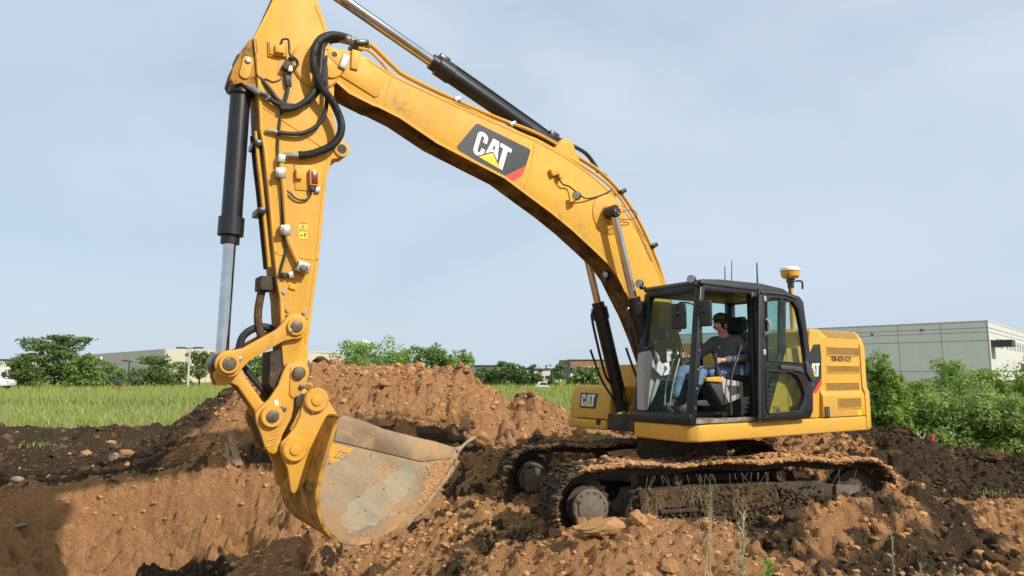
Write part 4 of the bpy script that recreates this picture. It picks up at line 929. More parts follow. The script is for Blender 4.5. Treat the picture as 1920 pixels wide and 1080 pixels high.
# engine house, left: front section, louvred door, and the hood across the middle
hs = UL([(1440, 784), (1474, 657), (1484, 651), (1513, 651), (1517, 640), (1518, 620), (1524, 616), (1537.5, 617), (1537.5, 784)], 1.355)
hf = part(MB().prism(hs, .45, 1.355), 'house_front_panel', 'yellow', EX, .025, 3)
seam = U(1476, 700, 1.355)[0]; part(MB().box((seam, 1.3555, 1.75), (.008, .004, .93)), 'panel_gap', 'rubber', hf)
HP = [(.30, 1.27), (1.385, 1.27), (1.385, 1.56), (1.345, 1.635), (1.345, 2.36), (1.30, 2.43), (1.20, 2.475), (.30, 2.50)]
x0, x1 = U(1538.5, 700, 1.37)[0], U(1617, 700, 1.37)[0]
hd_ = part(MB().prismx(HP, x1, x0), 'louvred_door', 'yellow', EX, .012, 3)
def louver(q, yy=1.3455):
    p = UL(q, 1.345); ax = [a for a, b in p]; az = [b for a, b in p]
    xa, xb, za, zb_ = (ax[0] + ax[3]) / 2, (ax[1] + ax[2]) / 2, (az[2] + az[3]) / 2, (az[0] + az[1]) / 2
    cx_, cz_ = (xa + xb) / 2, (za + zb_) / 2; w, h = abs(xa - xb), zb_ - za
    fr = MB(); t = .012
    for (ox, oz, dx, dz) in ((0, h / 2, w + .02, t), (0, -h / 2, w + .02, t), (w / 2, 0, t, h), (-w / 2, 0, t, h)): fr.box((cx_ + ox, yy + .002, cz_ + oz), (dx, .012, dz))
    f_ = fr.build('louver_frame', 'yellow', hd_)
    part(MB().box((cx_, yy + .001, cz_), (w, .002, h)), 'louver_mesh', 'mesh_grille', hd_)
    k = int(h / .018)
    mb = MB()
    for i in range(k): mb.box((cx_, yy + .003, cz_ - h / 2 + (i + .5) * h / k), (w - .01, .003, .006))
    part(mb, 'louver_bars', 'mesh_grille', hd_)
louver([(1550, 650), (1609, 653), (1610, 668), (1550, 666)]); louver([(1551, 685), (1610, 687), (1611, 700), (1551, 698)]); louver([(1549, 717), (1610, 718), (1610, 733), (1549, 733)])
louver([(1567, 746), (1608, 746), (1609, 765), (1566, 765)], 1.3855)
# top louvre on the chamfer
p = [(1546, 620), (1608, 625), (1608, 636), (1550, 633)]
a = UL(p, 1.335)
part(MB().poly([(x_, 1.347 - max(0, (z_ - 2.355)) * .62, z_) for x_, z_ in a], [(x_, 1.350 - max(0, (z_ - 2.355)) * .62, z_ + .004) for x_, z_ in a]), 'louver_mesh', 'mesh_grille', hd_)
# lettering on the door, handle, small decal
def put_text(s, size, q0, q1, y, mt, par, bold=0.0, align=.0):
    me = text_data(s, size, mt, bold); o = link('lettering', me, par)
    xs_ = [v.co.x for v in me.vertices]; w = max(xs_) - min(xs_); a, b = U3(*q0, y), U3(*q1, y)
    sx = (a - b).length / w; d = (b - a).normalized()
    M = Matrix((d * sx, Vector((0, 0, 1)), Vector((0, 1, 0)))).transposed().to_4x4(); M.translation = a - d * sx * min(xs_)
    o.matrix_local = M; return o
put_text('608-839-0292', .105, (1557, 677), (1600, 679), 1.3475, 'print_black', hd_, .004)
px_ = U(1551, 773, 1.388); part(MB().box((px_[0], 1.387, px_[1]), (.12, .008, .15)), 'door_latch', 'rubber', hd_, .004)
for k in (-1, 1): part(MB().box((px_[0] + .022 * k, 1.393, px_[1]), (.012, .008, .11)), 'latch_bar', 'zinc', hd_)
px_ = U(1612, 774, 1.388); part(MB().box((px_[0], 1.3862, px_[1]), (.09, .003, .07)), 'decal', 'warning_yellow', hd_)
px_ = U(1485, 771, 1.357); part(MB().box((px_[0], 1.357, px_[1]), (.12, .008, .13)), 'door_latch', 'rubber', hf, .004)
put_text('214', .13, (1450, 776), (1462.5, 775), 1.3565, 'print_black', hf, .004)
# side decal with emblem and number
Z4 = 4.69
def zh(x, y): return (1490 + x / Z4, 600 + y / Z4)
part(MB().prism(UL([zh(*p) for p in [(85, 330), (120, 315), (165, 215), (222, 214), (232, 330), (234, 505), (155, 640), (85, 640)]], 1.355), 1.354, 1.359), 'decal_panel', 'decal_black', hf)
part(MB().prism(UL([zh(*p) for p in [(157, 641), (234, 509), (234, 560), (188, 642)]], 1.355), 1.354, 1.3595), 'decal_stripe', 'decal_red', hf)
def fh(u, v): x, z = U(*zh(100 + 115 * u, 497 - 117 * v), 1.355); return (x, 1.355, z)
emblem(hf, fh, (0, 1, 0)); put_text('323', .125, zh(85, 583), zh(163, 583), 1.3605, 'decal_white', hf, .006)
# counterweight with its rounded tail
cwt = [(-2.315, -1.37), (-2.315, 1.37), (-2.44, 1.36), (-2.56, 1.27), (-2.68, 1.0), (-2.78, .6), (-2.83, 0), (-2.78, -.6), (-2.68, -1.0), (-2.56, -1.27), (-2.44, -1.36)]
def loop(s, z, dx=0): return [((x + 2.315) * s - 2.315 + dx, y * s, z) for x, y in cwt]
mb = MB(); Ls = [loop(.985, 1.06), loop(1.008, 1.10), loop(1.008, 1.60), loop(.985, 1.68), loop(.985, 2.26), loop(.955, 2.38), loop(.90, 2.47)]
for i in range(len(Ls) - 1):
    n = len(cwt); mb.add(Ls[i] + Ls[i + 1], [(k, (k + 1) % n, n + (k + 1) % n, n + k) for k in range(n)])
mb.add(Ls[0], [tuple(range(len(cwt)))]); mb.add(Ls[-1], [tuple(range(len(cwt)))])
weld(mb, 'counterweight', 'yellow', EX)
part(MB().prismx([(-1.38, 1.25), (-1.38, 2.2), (-1.2, 2.36), (.29, 2.36), (.29, 1.25)], -2.30, -1.05), 'engine_hood', 'yellow', EX, .02)
part(MB().prismx([(-1.38, 1.25), (-1.38, 1.9), (-1.3, 2.0), (-.46, 2.0), (-.46, 1.25)], -1.045, .35), 'fuel_tank', 'yellow', EX, .03)
# right-hand tool box with its emblem
tbx = part(MB().prism([(.34, 1.215), (.925, 1.215), (.895, 1.50), (.83, 1.66), (.78, 1.69), (.34, 1.69)], -1.38, -.47), 'tool_box', 'yellow', EX, .03, 3)
part(MB().prismz([(.82, -.44), (.985, -.47), (.985, -1.30), (.93, -1.40), (.82, -1.41)], 1.075, 1.205), 'bumper_step', 'yellow', EX, .03, 3)
c = UX(1122, 791, .985); part(MB().cyl((.984, c[0], c[1]), (.989, c[0], c[1]), .05, n=24), 'access_hole', 'rubber', EX)
def zt(x, y): return (1060 + x / Z8, 700 + y / Z8)
def onface(x, y):
    r = sight(*zt(x, y)); cc = Vector((0, 0, CAMZ)); n_ = (FWD * .9945 + Vector((0, 0, .1047)))
    p0 = ORG + FWD * .925 + Vector((0, 0, 1.215)); t = (p0 - cc).dot(n_) / r.dot(n_); w = cc + r * t
    return Vector(((w - ORG).dot(FWD), (w - ORG).dot(LFT), w.z))
NF = Vector((.9945, 0, .1047)); q = [onface(*p) for p in [(243, 300), (505, 315), (470, 553), (228, 535)]]
part(MB().poly([p - NF * .002 for p in q], [p + NF * .0045 for p in q]), 'decal_panel', 'decal_black', tbx)
emblem(tbx, lambda u, v: onface(250 + 208 * u + 17 * v, 508 + 14 * u - 188 * v), NF, 'decal_yellow')

# ---------------------------------------------------------------- cab
def beam(mb, a, b, w, d, up=(0, 0, 1)):
    a, b = Vector(a), Vector(b); z = (b - a).normalized(); x = Vector(up).cross(z)
    x = x.normalized() if x.length > 1e-4 else Vector((1, 0, 0)); y = z.cross(x)
    vs = [p + x * sx * w / 2 + y * sy * d / 2 for p in (a, b) for sx, sy in ((-1, -1), (1, -1), (1, 1), (-1, 1))]
    mb.add(vs, [(3, 2, 1, 0), (4, 5, 6, 7), (0, 1, 5, 4), (1, 2, 6, 5), (2, 3, 7, 6), (3, 0, 4, 7)])
YL, YR = 1.335, .43
fl, fr_ = (1.235, YL, 1.30), (1.235, YR, 1.30); tl, tr = (.985, YL - .02, 2.90), (.985, YR + .02, 2.90)
mb = MB()
beam(mb, fl, tl, .085, .10, (0, 1, 0)); beam(mb, fr_, tr, .085, .10, (0, 1, 0))
beam(mb, (1.24, YR - .04, 1.325), (1.24, YL + .04, 1.325), .13, .09, (1, 0, 0)); beam(mb, (.98, YR, 2.89), (.98, YL, 2.89), .10, .10, (1, 0, 0))
beam(mb, (.98, YL - .02, 2.90), (-.62, YL - .02, 2.90), .09, .09); beam(mb, (.98, YR + .02, 2.90), (-.62, YR + .02, 2.90), .09, .09)
beam(mb, (.05, YL, 1.28), (.0, YL - .015, 2.9), .16, .09, (0, 1, 0)); beam(mb, (-.10, YL - .02, 1.28), (-.52, YL - .02, 2.10), .14, .06, (0, 1, 0)); beam(mb, (-.52, YL - .02, 2.06), (-.60, YL - .02, 2.9), .12, .06, (0, 1, 0)); beam(mb, (-.62, YR, 1.28), (-.62, YR, 2.9), .12, .10, (0, 1, 0))
beam(mb, (1.22, YR, 1.32), (-.62, YR, 1.32), .06, .12); beam(mb, (1.05, YR, 1.78), (-.62, YR, 1.72), .06, .06); beam(mb, (.05, YR, 1.75), (.03, YR, 2.88), .08, .06, (0, 1, 0))
beam(mb, (.04, YL - .02, 1.95), (-.44, YL - .02, 1.95), .05, .08); beam(mb, (-.62, YR, 2.02), (-.62, YL, 2.02), .08, .08, (1, 0, 0)); beam(mb, (-.62, YR, 2.88), (-.62, YL, 2.88), .08, .08, (1, 0, 0))
mb.box((-.55, .83, 1.85), (.04, .76, .4)); mb.box((.1, YR, 1.55), (2.2, .03, .42))
# rounded upper front corners
for yy in (YL - .03, YR + .03):
    mb.prism([(.90, 2.86), (1.0, 2.86), (1.03, 2.62), (.985, 2.74)], yy - .03, yy + .03)
cab = part(mb, 'cab', 'cab_black', EX, .018, 2)
roof = part(MB().prism([(1.03, 2.925), (1.03, 2.965), (.98, 2.995), (.65, 3.015), (-.1, 3.02), (-.55, 2.985), (-.70, 2.93), (-.72, 2.90), (-.66, 2.90)], .39, 1.375), 'roof', 'roof_plastic', cab, .02, 3)
part(MB().box((.18, .88, 2.885), (1.5, .84, .05)), 'headliner', 'dark_plastic', cab, .01)
part(MB().box((.32, .88, 1.285), (1.8, .86, .05)), 'floor', 'floor_mat', cab)
part(MB().box((.62, YL + .02, 1.30), (1.16, .06, .05)), 'door_sill', 'floor_mat', cab, .005)
def pane(pts, n, name, mt, par=None, t=.005):
    n = Vector(n); return part(MB().poly([Vector(p) for p in pts], [Vector(p) + n * t for p in pts]), name, mt, par or cab)
def fr_x(z): return 1.235 - (z - 1.3) * .25 / 1.6
zs = 1.80
pane([(fr_x(zs), YR + .04, zs), (fr_x(zs), YL - .04, zs), (fr_x(2.86), YL - .06, 2.86), (fr_x(2.86), YR + .06, 2.86)], (1, 0, .15), 'windshield', 'glass_clear')
pane([(fr_x(1.37) + .012, YR + .04, 1.37), (fr_x(1.37) + .012, YL - .04, 1.37), (fr_x(zs) + .012, YL - .04, zs + .015), (fr_x(zs) + .012, YR + .04, zs + .015)], (1, 0, .15), 'lower_windshield', 'glass_tint')
pane([(1.06, YR, 1.80), (.06, YR, 1.77), (.04, YR, 2.86), (.93, YR, 2.86)], (0, -1, 0), 'side_window', 'glass_tint')
pane([(.0, YR, 1.77), (-.56, YR, 1.75), (-.56, YR, 2.86), (-.01, YR, 2.86)], (0, -1, 0), 'side_window', 'glass_tint')
pane([(-.62, YR + .06, 2.05), (-.62, YL - .06, 2.05), (-.62, YL - .06, 2.85), (-.62, YR + .06, 2.85)], (-1, 0, 0), 'rear_window', 'glass_tint')
pane([(-.04, YL - .02, 1.98), (-.46, YL - .02, 1.98), (-.55, YL - .02, 2.85), (-.06, YL - .02, 2.85)], (0, 1, 0), 'side_window', 'glass_tint')
# side glazing trim, ribs of the rear corner seen through the open door
mb = MB()
for i in range(9): mb.box((-.06 - i * .031, YL + .014, 1.36 + i * .06), (.10, .02, .022))
part(mb, 'vent_ribs', 'dark_plastic', cab)
# seat, consoles, levers, screen
seat = part(MB().prism([(-.18, 1.72), (.36, 1.76), (.40, 1.82), (.36, 1.86), (-.12, 1.84)], .66, 1.12), 'seat', 'seat_fabric', cab, .03, 3)
part(MB().prism([(-.14, 1.80), (-.02, 1.84), (-.12, 2.36), (-.18, 2.42), (-.27, 2.40), (-.26, 2.0)], .67, 1.11), 'backrest', 'seat_fabric', cab, .04, 3)
part(MB().prism([(-.15, 2.40), (-.12, 2.46), (-.15, 2.60), (-.22, 2.63), (-.27, 2.58), (-.26, 2.42)], .76, 1.02), 'headrest', 'seat_fabric', cab, .03, 3)
part(MB().box((.08, .89, 1.52), (.46, .40, .40)), 'seat_base', 'dark_plastic', cab, .02)
con = [(1353, 703), (1362, 711), (1393, 716), (1395, 745), (1367, 756), (1356, 735)]
part(MB().prism(UL(con, 1.24), 1.14, 1.24), 'side_console', 'grey_plastic', cab, .015, 3)
part(MB().prism(UL([(1363, 722), (1388, 724), (1386, 738), (1370, 742)], 1.241), 1.2405, 1.245), 'console_vent', 'dark_plastic', cab)
part(MB().prism(UL([(1325, 708), (1350, 706), (1357, 711), (1355, 717), (1326, 715)], 1.25), 1.19, 1.25), 'armrest_trim', 'yellow', cab, .01)
part(MB().prism(UL([(1330, 716), (1354, 717), (1366, 757), (1356, 760)], 1.22), 1.14, 1.22), 'console_leg', 'dark_plastic', cab, .01)
for (q, yy) in (((1347, 704), 1.19), ((1281, 690), .56)):
    a = U3(*q, yy); part(MB().lathe(a, a + Vector((.02, 0, .10)), [(0, .055), (.4, .045), (1, .022)], 14), 'joystick_boot', 'rubber', cab)
    part(MB().lathe(a + Vector((.02, 0, .10)), a + Vector((.05, 0, .27)), [(0, .016), (.5, .018), (.7, .026), (1, .022)], 12), 'joystick', 'dark_plastic', cab)
part(MB().prism(UL([(1207, 662), (1228, 655), (1238, 668), (1240, 712), (1230, 740), (1215, 770), (1206, 770), (1205, 700)], .62), .50, .62), 'front_console', 'grey_plastic', cab, .02, 3)
part(MB().prism(UL([(1222, 655), (1228, 653), (1240, 690), (1234, 693)], .64), .54, .64), 'control_panel', 'dark_plastic', cab, .008)
a = U3(1238, 625, .66); part(MB().box(a, (.05, .20, .16), Matrix.Rotation(R(20), 3, 'Z')), 'monitor', 'dark_plastic', cab, .01)
part(MB().tube([a + Vector((0, -.02, -.06)), U3(1225, 645, .6), U3(1208, 655, .55)], .02, 8), 'monitor_arm', 'dark_plastic', cab)
part(MB().tube([U3(1246, 760, .82), U3(1250, 720, .82), U3(1264, 672, .82)], .011, 8), 'travel_lever', 'zinc', cab); part(MB().tube([U3(1256, 758, .92), U3(1262, 720, .92), U3(1274, 672, .92)], .011, 8), 'travel_lever', 'zinc', cab)
for q, yy in (((1264, 668), .82), ((1275, 668), .92)): a = U3(*q, yy); part(MB().lathe(a + Vector((0, 0, -.03)), a + Vector((0, 0, .04)), [(0, .018), (.5, .024), (1, .014)], 10), 'lever_knob', 'rubber', cab)
part(MB().poly([U3(1226, 690, .70), U3(1236, 676, .72), U3(1252, 690, .74), U3(1240, 705, .72)], [U3(1226.5, 691, .69), U3(1236.5, 677, .71), U3(1252.5, 691, .73), U3(1240.5, 706, .71)]), 'paper_sheet', 'paper', cab)
part(MB().poly([U3(1240, 683, .66), U3(1254, 678, .68), U3(1258, 700, .70), U3(1245, 704, .70)], [U3(1240, 684, .65), U3(1254, 679, .67), U3(1258, 701, .69), U3(1245, 705, .69)]), 'paper_sheet', 'paper', cab)
for q in ((1256, 660), (1256, 672), (1275, 659)): a = U3(*q, YR + .02); part(MB().box((a.x, YR + .012, a.z), (.10, .004, .08)), 'notice_card', 'paper', cab)
part(MB().tube([(U(1371, 770, 1.3)[0], 1.30, 1.36), U3(1371, 710, 1.30), U3(1393, 640, 1.30)], .012, 8, 4), 'safety_bar', 'dark_plastic', cab)
part(MB().tube([(.45, 1.20, 1.36), (.6, 1.0, 1.36), (.8, .8, 1.35), (.55, .7, 1.36), (.35, .95, 1.37), (.5, 1.2, 1.36)], .03, 8), 'coiled_hose', 'rubber', cab)
part(MB().prism(UL([(1303, 752), (1325, 750), (1332, 757), (1330, 762), (1304, 760)], 1.1), 1.0, 1.1), 'pedal_plate', 'dark_plastic', cab, .008)
for y_ in (.80, 1.0): part(MB().prism([(1.0, 1.36), (1.12, 1.42), (1.10, 1.46), (.96, 1.40)], y_ - .05, y_ + .05), 'pedal', 'rubber', cab, .006)
# mirrors, lamps, aerials, bolts on the pillar
def mirror(q, yy, arm):
    c_ = U3(*q, yy); o = part(MB().prismx([(-.095, -.15), (-.075, -.165), (.075, -.165), (.095, -.15), (.095, .13), (.075, .15), (-.075, .15), (-.095, .13)], -.03, .015), 'mirror', 'roof_plastic', cab, .012, 3)
    o.location = c_; o.rotation_euler = (0, 0, R(20))
    part(MB().tube([c_ + Vector((.03, 0, .03)), c_ + Vector((.05, 0, .06)), *[Vector(p) for p in arm]], .010, 8, 4), 'mirror_arm', 'black_paint', cab)
    part(MB().cyl(c_ + Vector((.0, 0, .02)), c_ + Vector((.05, 0, .03)), .028, n=12), 'mirror_joint', 'black_paint', cab)
mirror((1272, 592), 1.12, [U3(1274, 568, 1.14), U3(1290, 568, 1.3), U3(1304, 572, YL)])
mirror((1320, 586), 1.42, [U3(1312, 572, 1.4), U3(1306, 574, YL)])
for q, yy in (((1203, 532), YR + .04), ((1301, 524), YL - .02)):
    a = U3(*q, yy); lamp(cab, a + Vector((.05, 0, 0)), (1, .35, -.05), .052); part(MB().box(a + Vector((-.02, 0, -.055)), (.08, .05, .04)), 'lamp_bracket', 'black_paint', cab, .005)
for q0, q1, yy, r in (((1359, 523), (1359, 499), .7, .006), ((1371, 523), (1372, 489), .8, .005), ((1420, 529), (1419, 492), 1.0, .008)):
    a, b = U3(*q0, yy), U3(*q1, yy); a.z = 3.0; part(MB().lathe(a, b, [(0, r * 3), (.06, r * 3), (.1, r * 1.5), (1, r)], 8), 'aerial', 'rubber', cab)
for i in range(6):
    t = .1 + .14 * i; p = Vector(fl).lerp(Vector(tl), t) + Vector((.0, .052, 0)); part(MB().cyl(p, p + Vector((0, .008, 0)), .012, n=6), 'bolt', 'zinc', cab)
# ---- open door, swung back along the house
DO = [(1422, 549), (1428, 545), (1470, 548), (1495, 556), (1503, 566), (1506, 590), (1516, 667), (1521, 712), (1521, 770), (1516, 783), (1425, 789), (1421, 784)]
def hole_frame(outer, holes, y0, y1):
    bm = bmesh.new(); edges = []
    for L_ in [outer] + holes:
        vs = [bm.verts.new((x, 0, z)) for x, z in L_]; edges += [bm.edges.new((vs[i], vs[(i + 1) % len(vs)])) for i in range(len(vs))]
    bmesh.ops.triangle_fill(bm, use_beauty=True, use_dissolve=False, edges=edges)
    me_v = [v.co[:] for v in bm.verts]; bm.verts.index_update(); fs = [[v.index for v in f.verts] for f in bm.faces]; bm.free()
    n = len(me_v); V = [(x, y0, z) for x, _, z in me_v] + [(x, y1, z) for x, _, z in me_v]; F = [tuple(f) for f in fs] + [tuple(i + n for i in f[::-1]) for f in fs]
    k = 0
    for L_ in [outer] + holes:
        m_ = len(L_); F += [(k + i, k + (i + 1) % m_, n + k + (i + 1) % m_, n + k + i) for i in range(m_)]; k += m_
    return MB().add(V, F)
H1 = [(1433, 562), (1439, 557), (1468, 560), (1483, 566), (1492, 580), (1500, 618), (1508, 682), (1435, 676)]
H2 = [(1433, 694), (1478, 697), (1490, 703), (1498, 716), (1505, 738), (1503, 752), (1494, 771), (1438, 776), (1433, 768)]
YD = 1.47
door = part(hole_frame(UL(DO, YD), [UL(H1, YD), UL(H2, YD)], YD - .03, YD + .03), 'cab_door', 'cab_black', EX, .008)
for hh in (H1, H2):
    p = UL(hh, YD); part(MB().prism(p, YD - .004, YD + .004), 'pane', 'glass_door', door)
    rim = [Vector((x_, YD + .034, z_)) for x_, z_ in p]; part(MB().tube(rim + [rim[0]], .011, 6, 0), 'rubber_seal', 'rubber', door)
part(MB().tube([U3(1424, 784, YD + .035), U3(1423, 560, YD + .035), U3(1428, 549, YD + .035), U3(1470, 552, YD + .035), U3(1492, 560, YD + .035)], .014, 8, 3), 'door_edge', 'dark_plastic', door)
part(MB().tube([U3(1436, 598, YD + .04), U3(1442, 604, YD + .07), U3(1443, 618, YD + .07), U3(1437, 626, YD + .04)], .015, 8), 'grab_handle', 'grey_plastic', door)
part(MB().prism(UL([(1507, 672), (1520, 690), (1526, 712), (1520, 716), (1510, 700)], YD + .03), YD + .03, YD + .06), 'door_lock', 'dark_plastic', door, .01)
part(MB().prism(UL([(1462, 684), (1500, 688), (1508, 700), (1498, 697), (1462, 692)], YD + .03), YD + .03, YD + .05), 'door_handle', 'dark_plastic', door, .006)
for q in ((1434, 560), (1433, 660), (1434, 626)): a = U3(*q, YD + .035); part(MB().box(a, (.05, .02, .07)), 'hinge', 'grey_plastic' if q[1] != 626 else 'dark_plastic', door, .005)
for z_ in (1.45, 2.7): part(MB().cyl((.06, 1.40, z_ - .06), (.06, 1.40, z_ + .06), .03, n=12), 'door_hinge', 'cab_black', door, .004)
# ---- satellite receiver on its mast
mx_ = U(1486, 600, .9)[0]
mast = part(MB().lathe((mx_, .9, 2.2), (mx_, .9, 3.24), [(0, .075), (.03, .075), (.04, .036), (1, .036)], 16), 'receiver_mast', 'yellow', EX)
part(MB().lathe((mx_, .9, 3.235), (mx_, .9, 3.345), [(0, .06), (.08, .10), (.3, .125), (.9, .132), (1, .132)], 24), 'receiver_body', 'yellow', mast)
part(MB().lathe((mx_, .9, 3.346), (mx_, .9, 3.41), [(0, .142), (.4, .140), (.8, .12), (1, .09)], 24), 'receiver_dome', 'receiver_white', mast)
part(MB().lathe((mx_, .9, 3.10), (mx_, .9, 3.24), [(0, .045), (.5, .045), (.6, .06), (1, .06)], 16), 'mast_clamp', 'rubber', mast)
part(MB().tube([(mx_ - .05, .95, 3.20), (mx_ - .12, 1.0, 3.19), (mx_ - .13, 1.0, 3.08)], .014, 8), 'clamp_lever', 'rubber', mast)
part(MB().tube([(mx_ + .10, .95, 3.30), (mx_ + .15, .97, 3.25), (mx_ + .13, .97, 3.05), (mx_ + .08, .95, 2.92), (mx_ + .3, .9, 2.85)], .012, 8), 'cable', 'rubber', mast)

# ---------------------------------------------------------------- tracks
TREL = R(-19.5)
def track_path():
    pts = []; rs = .40; sx_, ix, zc = 1.86, -1.80, .46
    top = lambda x: zc + rs + .035 * math.sin(math.pi * (sx_ - x) / (sx_ - ix)) - .02 * math.cos((x + .3) * 5.5) * (abs(x) < 1.6)
    for i in range(81): x_ = sx_ + (ix - sx_) * i / 80; pts.append((x_, top(x_)))
    for i in range(1, 40): a = math.pi / 2 + math.pi * i / 40; pts.append((ix + rs * math.cos(a), zc + rs * math.sin(a)))
    for i in range(81): pts.append((ix + (sx_ - ix) * i / 80, zc - rs))
    for i in range(1, 40): a = -math.pi / 2 + math.pi * i / 40; pts.append((sx_ + rs * math.cos(a), zc + rs * math.sin(a)))
    return pts
TP = track_path(); TPv = [Vector((x, z)) for x, z in TP]; seg_ = [(TPv[(i + 1) % len(TPv)] - TPv[i]).length for i in range(len(TPv))]; TLEN = sum(seg_)
def tp_at(s_):
    s_ %= TLEN
    for i, L_ in enumerate(seg_):
        if s_ <= L_: a, b = TPv[i], TPv[(i + 1) % len(TPv)]; d = (b - a).normalized(); return a + d * s_, d
        s_ -= L_
    return TPv[0], Vector((1, 0))
sh_ = MB(); sh_.box((0, 0, .012), (.190, .70, .018)); sh_.box((-.085, 0, .030), (.016, .70, .040)); sh_.box((-.015, 0, .030), (.014, .70, .032)); sh_.box((.055, 0, .030), (.014, .70, .032))
shoe_me = sh_.data('track_shoe', 'mud_steel', .003, 1)
lk_ = MB(); lk_.prism([(-.09, -.09), (.09, -.09), (.10, -.03), (.09, .003), (-.09, .003), (-.10, -.03)], -.11, -.07).prism([(-.09, -.09), (.09, -.09), (.10, -.03), (.09, .003), (-.09, .003), (-.10, -.03)], .07, .11)
link_me = lk_.data('track_link', 'mud_steel')
NSH = 49
def track(yc, near):
    mb = MB(); s = 1
    mb.prism([(1.30, .22), (1.42, .34), (1.30, .60), (.9, .64), (-1.2, .64), (-1.55, .56), (-1.75, .50), (-1.75, .36), (-1.5, .22)], yc - .19, yc + .19)
    t = part(mb, 'track', 'mud_steel', EX, .015); t.rotation_euler = (0, 0, TREL); t.location = (.05, 0, -.115)
    for i in range(NSH):
        p, d = tp_at(TLEN * (i + .3) / NSH); a = math.atan2(d.y, d.x)
        M = Matrix.Translation((p.x, yc, p.y)) @ Matrix.Rotation(-a + math.pi, 4, 'Y') 
        # outward is to the right of travel along the path (top runs backwards)
        n_ = Vector((d.y, 0, -d.x)); cen_ = Vector((p.x - max(-1.8, min(1.86, p.x)), 0, p.y - .46))
        if n_.dot(cen_) < 0: n_ = -n_
        X = Vector((d.x, 0, d.y)); Y = n_.cross(X)
        M = Matrix((X, Y, n_)).transposed().to_4x4(); M.translation = (p.x, yc, p.y)
        o = link('track_shoe', shoe_me, t); o.matrix_local = M; o2 = link('track_link', link_me, t); o2.matrix_local = M
    out_ = yc + .30 if near else yc + .05
    # final drive: hub, bolted cover, lobed plate
    part(MB().lathe((1.86, yc - .22, .46), (1.86, yc + .26, .46), [(0, .18), (.2, .24), (.8, .24), (.82, .19), (1, .19)], 32), 'final_drive', 'mud_steel', t)
    yo = yc + .26 if near else yc + .20
    part(MB().lathe((1.86, yo, .46), (1.86, yo + .05, .46), [(0, .215), (.7, .215), (1, .20)], 36), 'drive_cover', 'drive_steel', t)
    part(MB().prism(hull2(circle((1.85, .45), .155, 24) + circle((1.98, .55), .035, 10) + circle((1.95, .29), .03, 10)), yo + .045, yo + .066), 'cover_plate', 'drive_steel', t, .008)
    for k in range(14): a = 2 * math.pi * k / 14 + .1; p = Vector((1.86 + .185 * math.cos(a), yo + .05, .46 + .185 * math.sin(a))); part(MB().cyl(p, p + Vector((0, .014, 0)), .015, n=6), 'bolt', 'drive_steel', t)
    for (x_, z_) in ((1.98, .55), (1.95, .29)): part(MB().cyl((x_, yo + .066, z_), (x_, yo + .08, z_), .02, n=8), 'bolt', 'drive_steel', t)
    teeth = [(1.86 + (.345 if k % 2 else .30) * math.cos(math.pi * k / 21), .46 + (.345 if k % 2 else .30) * math.sin(math.pi * k / 21)) for k in range(42)]
    part(MB().prism(teeth, yc - .03, yc + .03), 'sprocket', 'mud_steel', t)
    part(MB().lathe((-1.80, yc - .16, .46), (-1.80, yc + .16, .46), [(0, .16), (.2, .30), (.35, .30), (.4, .33), (.6, .33), (.65, .30), (.8, .30), (1, .16)], 32), 'idler', 'mud_steel', t)
    for k in range(8): x_ = -1.4 + k * .385; part(MB().lathe((x_, yc - .20, .20), (x_, yc + .20, .20), [(0, .06), (.1, .10), (.3, .10), (.35, .085), (.65, .085), (.7, .10), (.9, .10), (1, .06)], 16), 'track_roller', 'mud_steel', t)
    for x_ in (.7, -.7): part(MB().cyl((x_, yc - .15, .72), (x_, yc + .15, .72), .07, n=14), 'carrier_roller', 'mud_steel', t)
    if near:
        part(MB().prism([(1.22, .30), (1.26, .62), (.55, .64), (.5, .50), (.62, .42), (1.0, .42), (1.02, .34)], yc + .19, yc + .27), 'track_guard', 'mud', t, .012)
        part(MB().prism([(1.15, .20), (1.2, .29), (.15, .30), (.15, .20)], yc + .19, yc + .29), 'guide_rail', 'mud_steel', t, .01)
        part(MB().prism([(.98, .36), (1.0, .40), (.55, .41), (.55, .37)], yc + .19, yc + .30), 'step_bar', 'mud_steel', t, .006)
        part(MB().prism([(.45, .30), (.50, .63), (-.55, .63), (-.6, .42), (-.2, .34)], yc + .19, yc + .26), 'track_guard', 'mud', t, .012)
        part(MB().prism([(-.62, .24), (-.62, .60), (-1.38, .58), (-1.40, .25)], yc + .19, yc + .235), 'track_guard', 'mud_steel', t, .012)
        part(MB().prism([(-1.42, .24), (-1.42, .60), (-1.74, .58), (-1.72, .24)], yc + .19, yc + .25), 'guard_plate', 'drive_steel', t, .008)
        part(MB().box((-1.40, yc + .25, .42), (.05, .05, .36)), 'guard_edge', 'drive_steel', t, .008)
    # caked mud riding on the shoes, and straw hanging from them
    r = np.random.default_rng(40 + near); V, F, k = [], [], 0; V2, F2, k2 = [], [], 0
    for _ in range(3800 if near else 2000):
        s_ = r.random() * (3.66 + 1.35) - .80
        p, d = tp_at(s_); n_ = Vector((d.y, -d.x)); cen_ = Vector((p.x - max(-1.8, min(1.86, p.x)), p.y - .46))
        if n_.dot(cen_) < 0: n_ = -n_
        yy = yc + (.36 - abs(r.normal() * .07) if r.random() < .45 else r.uniform(-.35, .35)); v, f = VAR[r.integers(10)]; sc_ = r.uniform(.010, .038) * (1.7 if r.random() < .10 else 1.0)
        front = p.x > 1.9; gap = front and (s_ * 5.1) % 1 < .35
        if (gap and r.random() < .85) or (p.x > 1.75 and r.random() < .45) or (not near and r.random() < .3): continue
        crust = .035 * vn(np.array([s_ * 2.1]), np.array([yy * 3.0]), 5)[0]
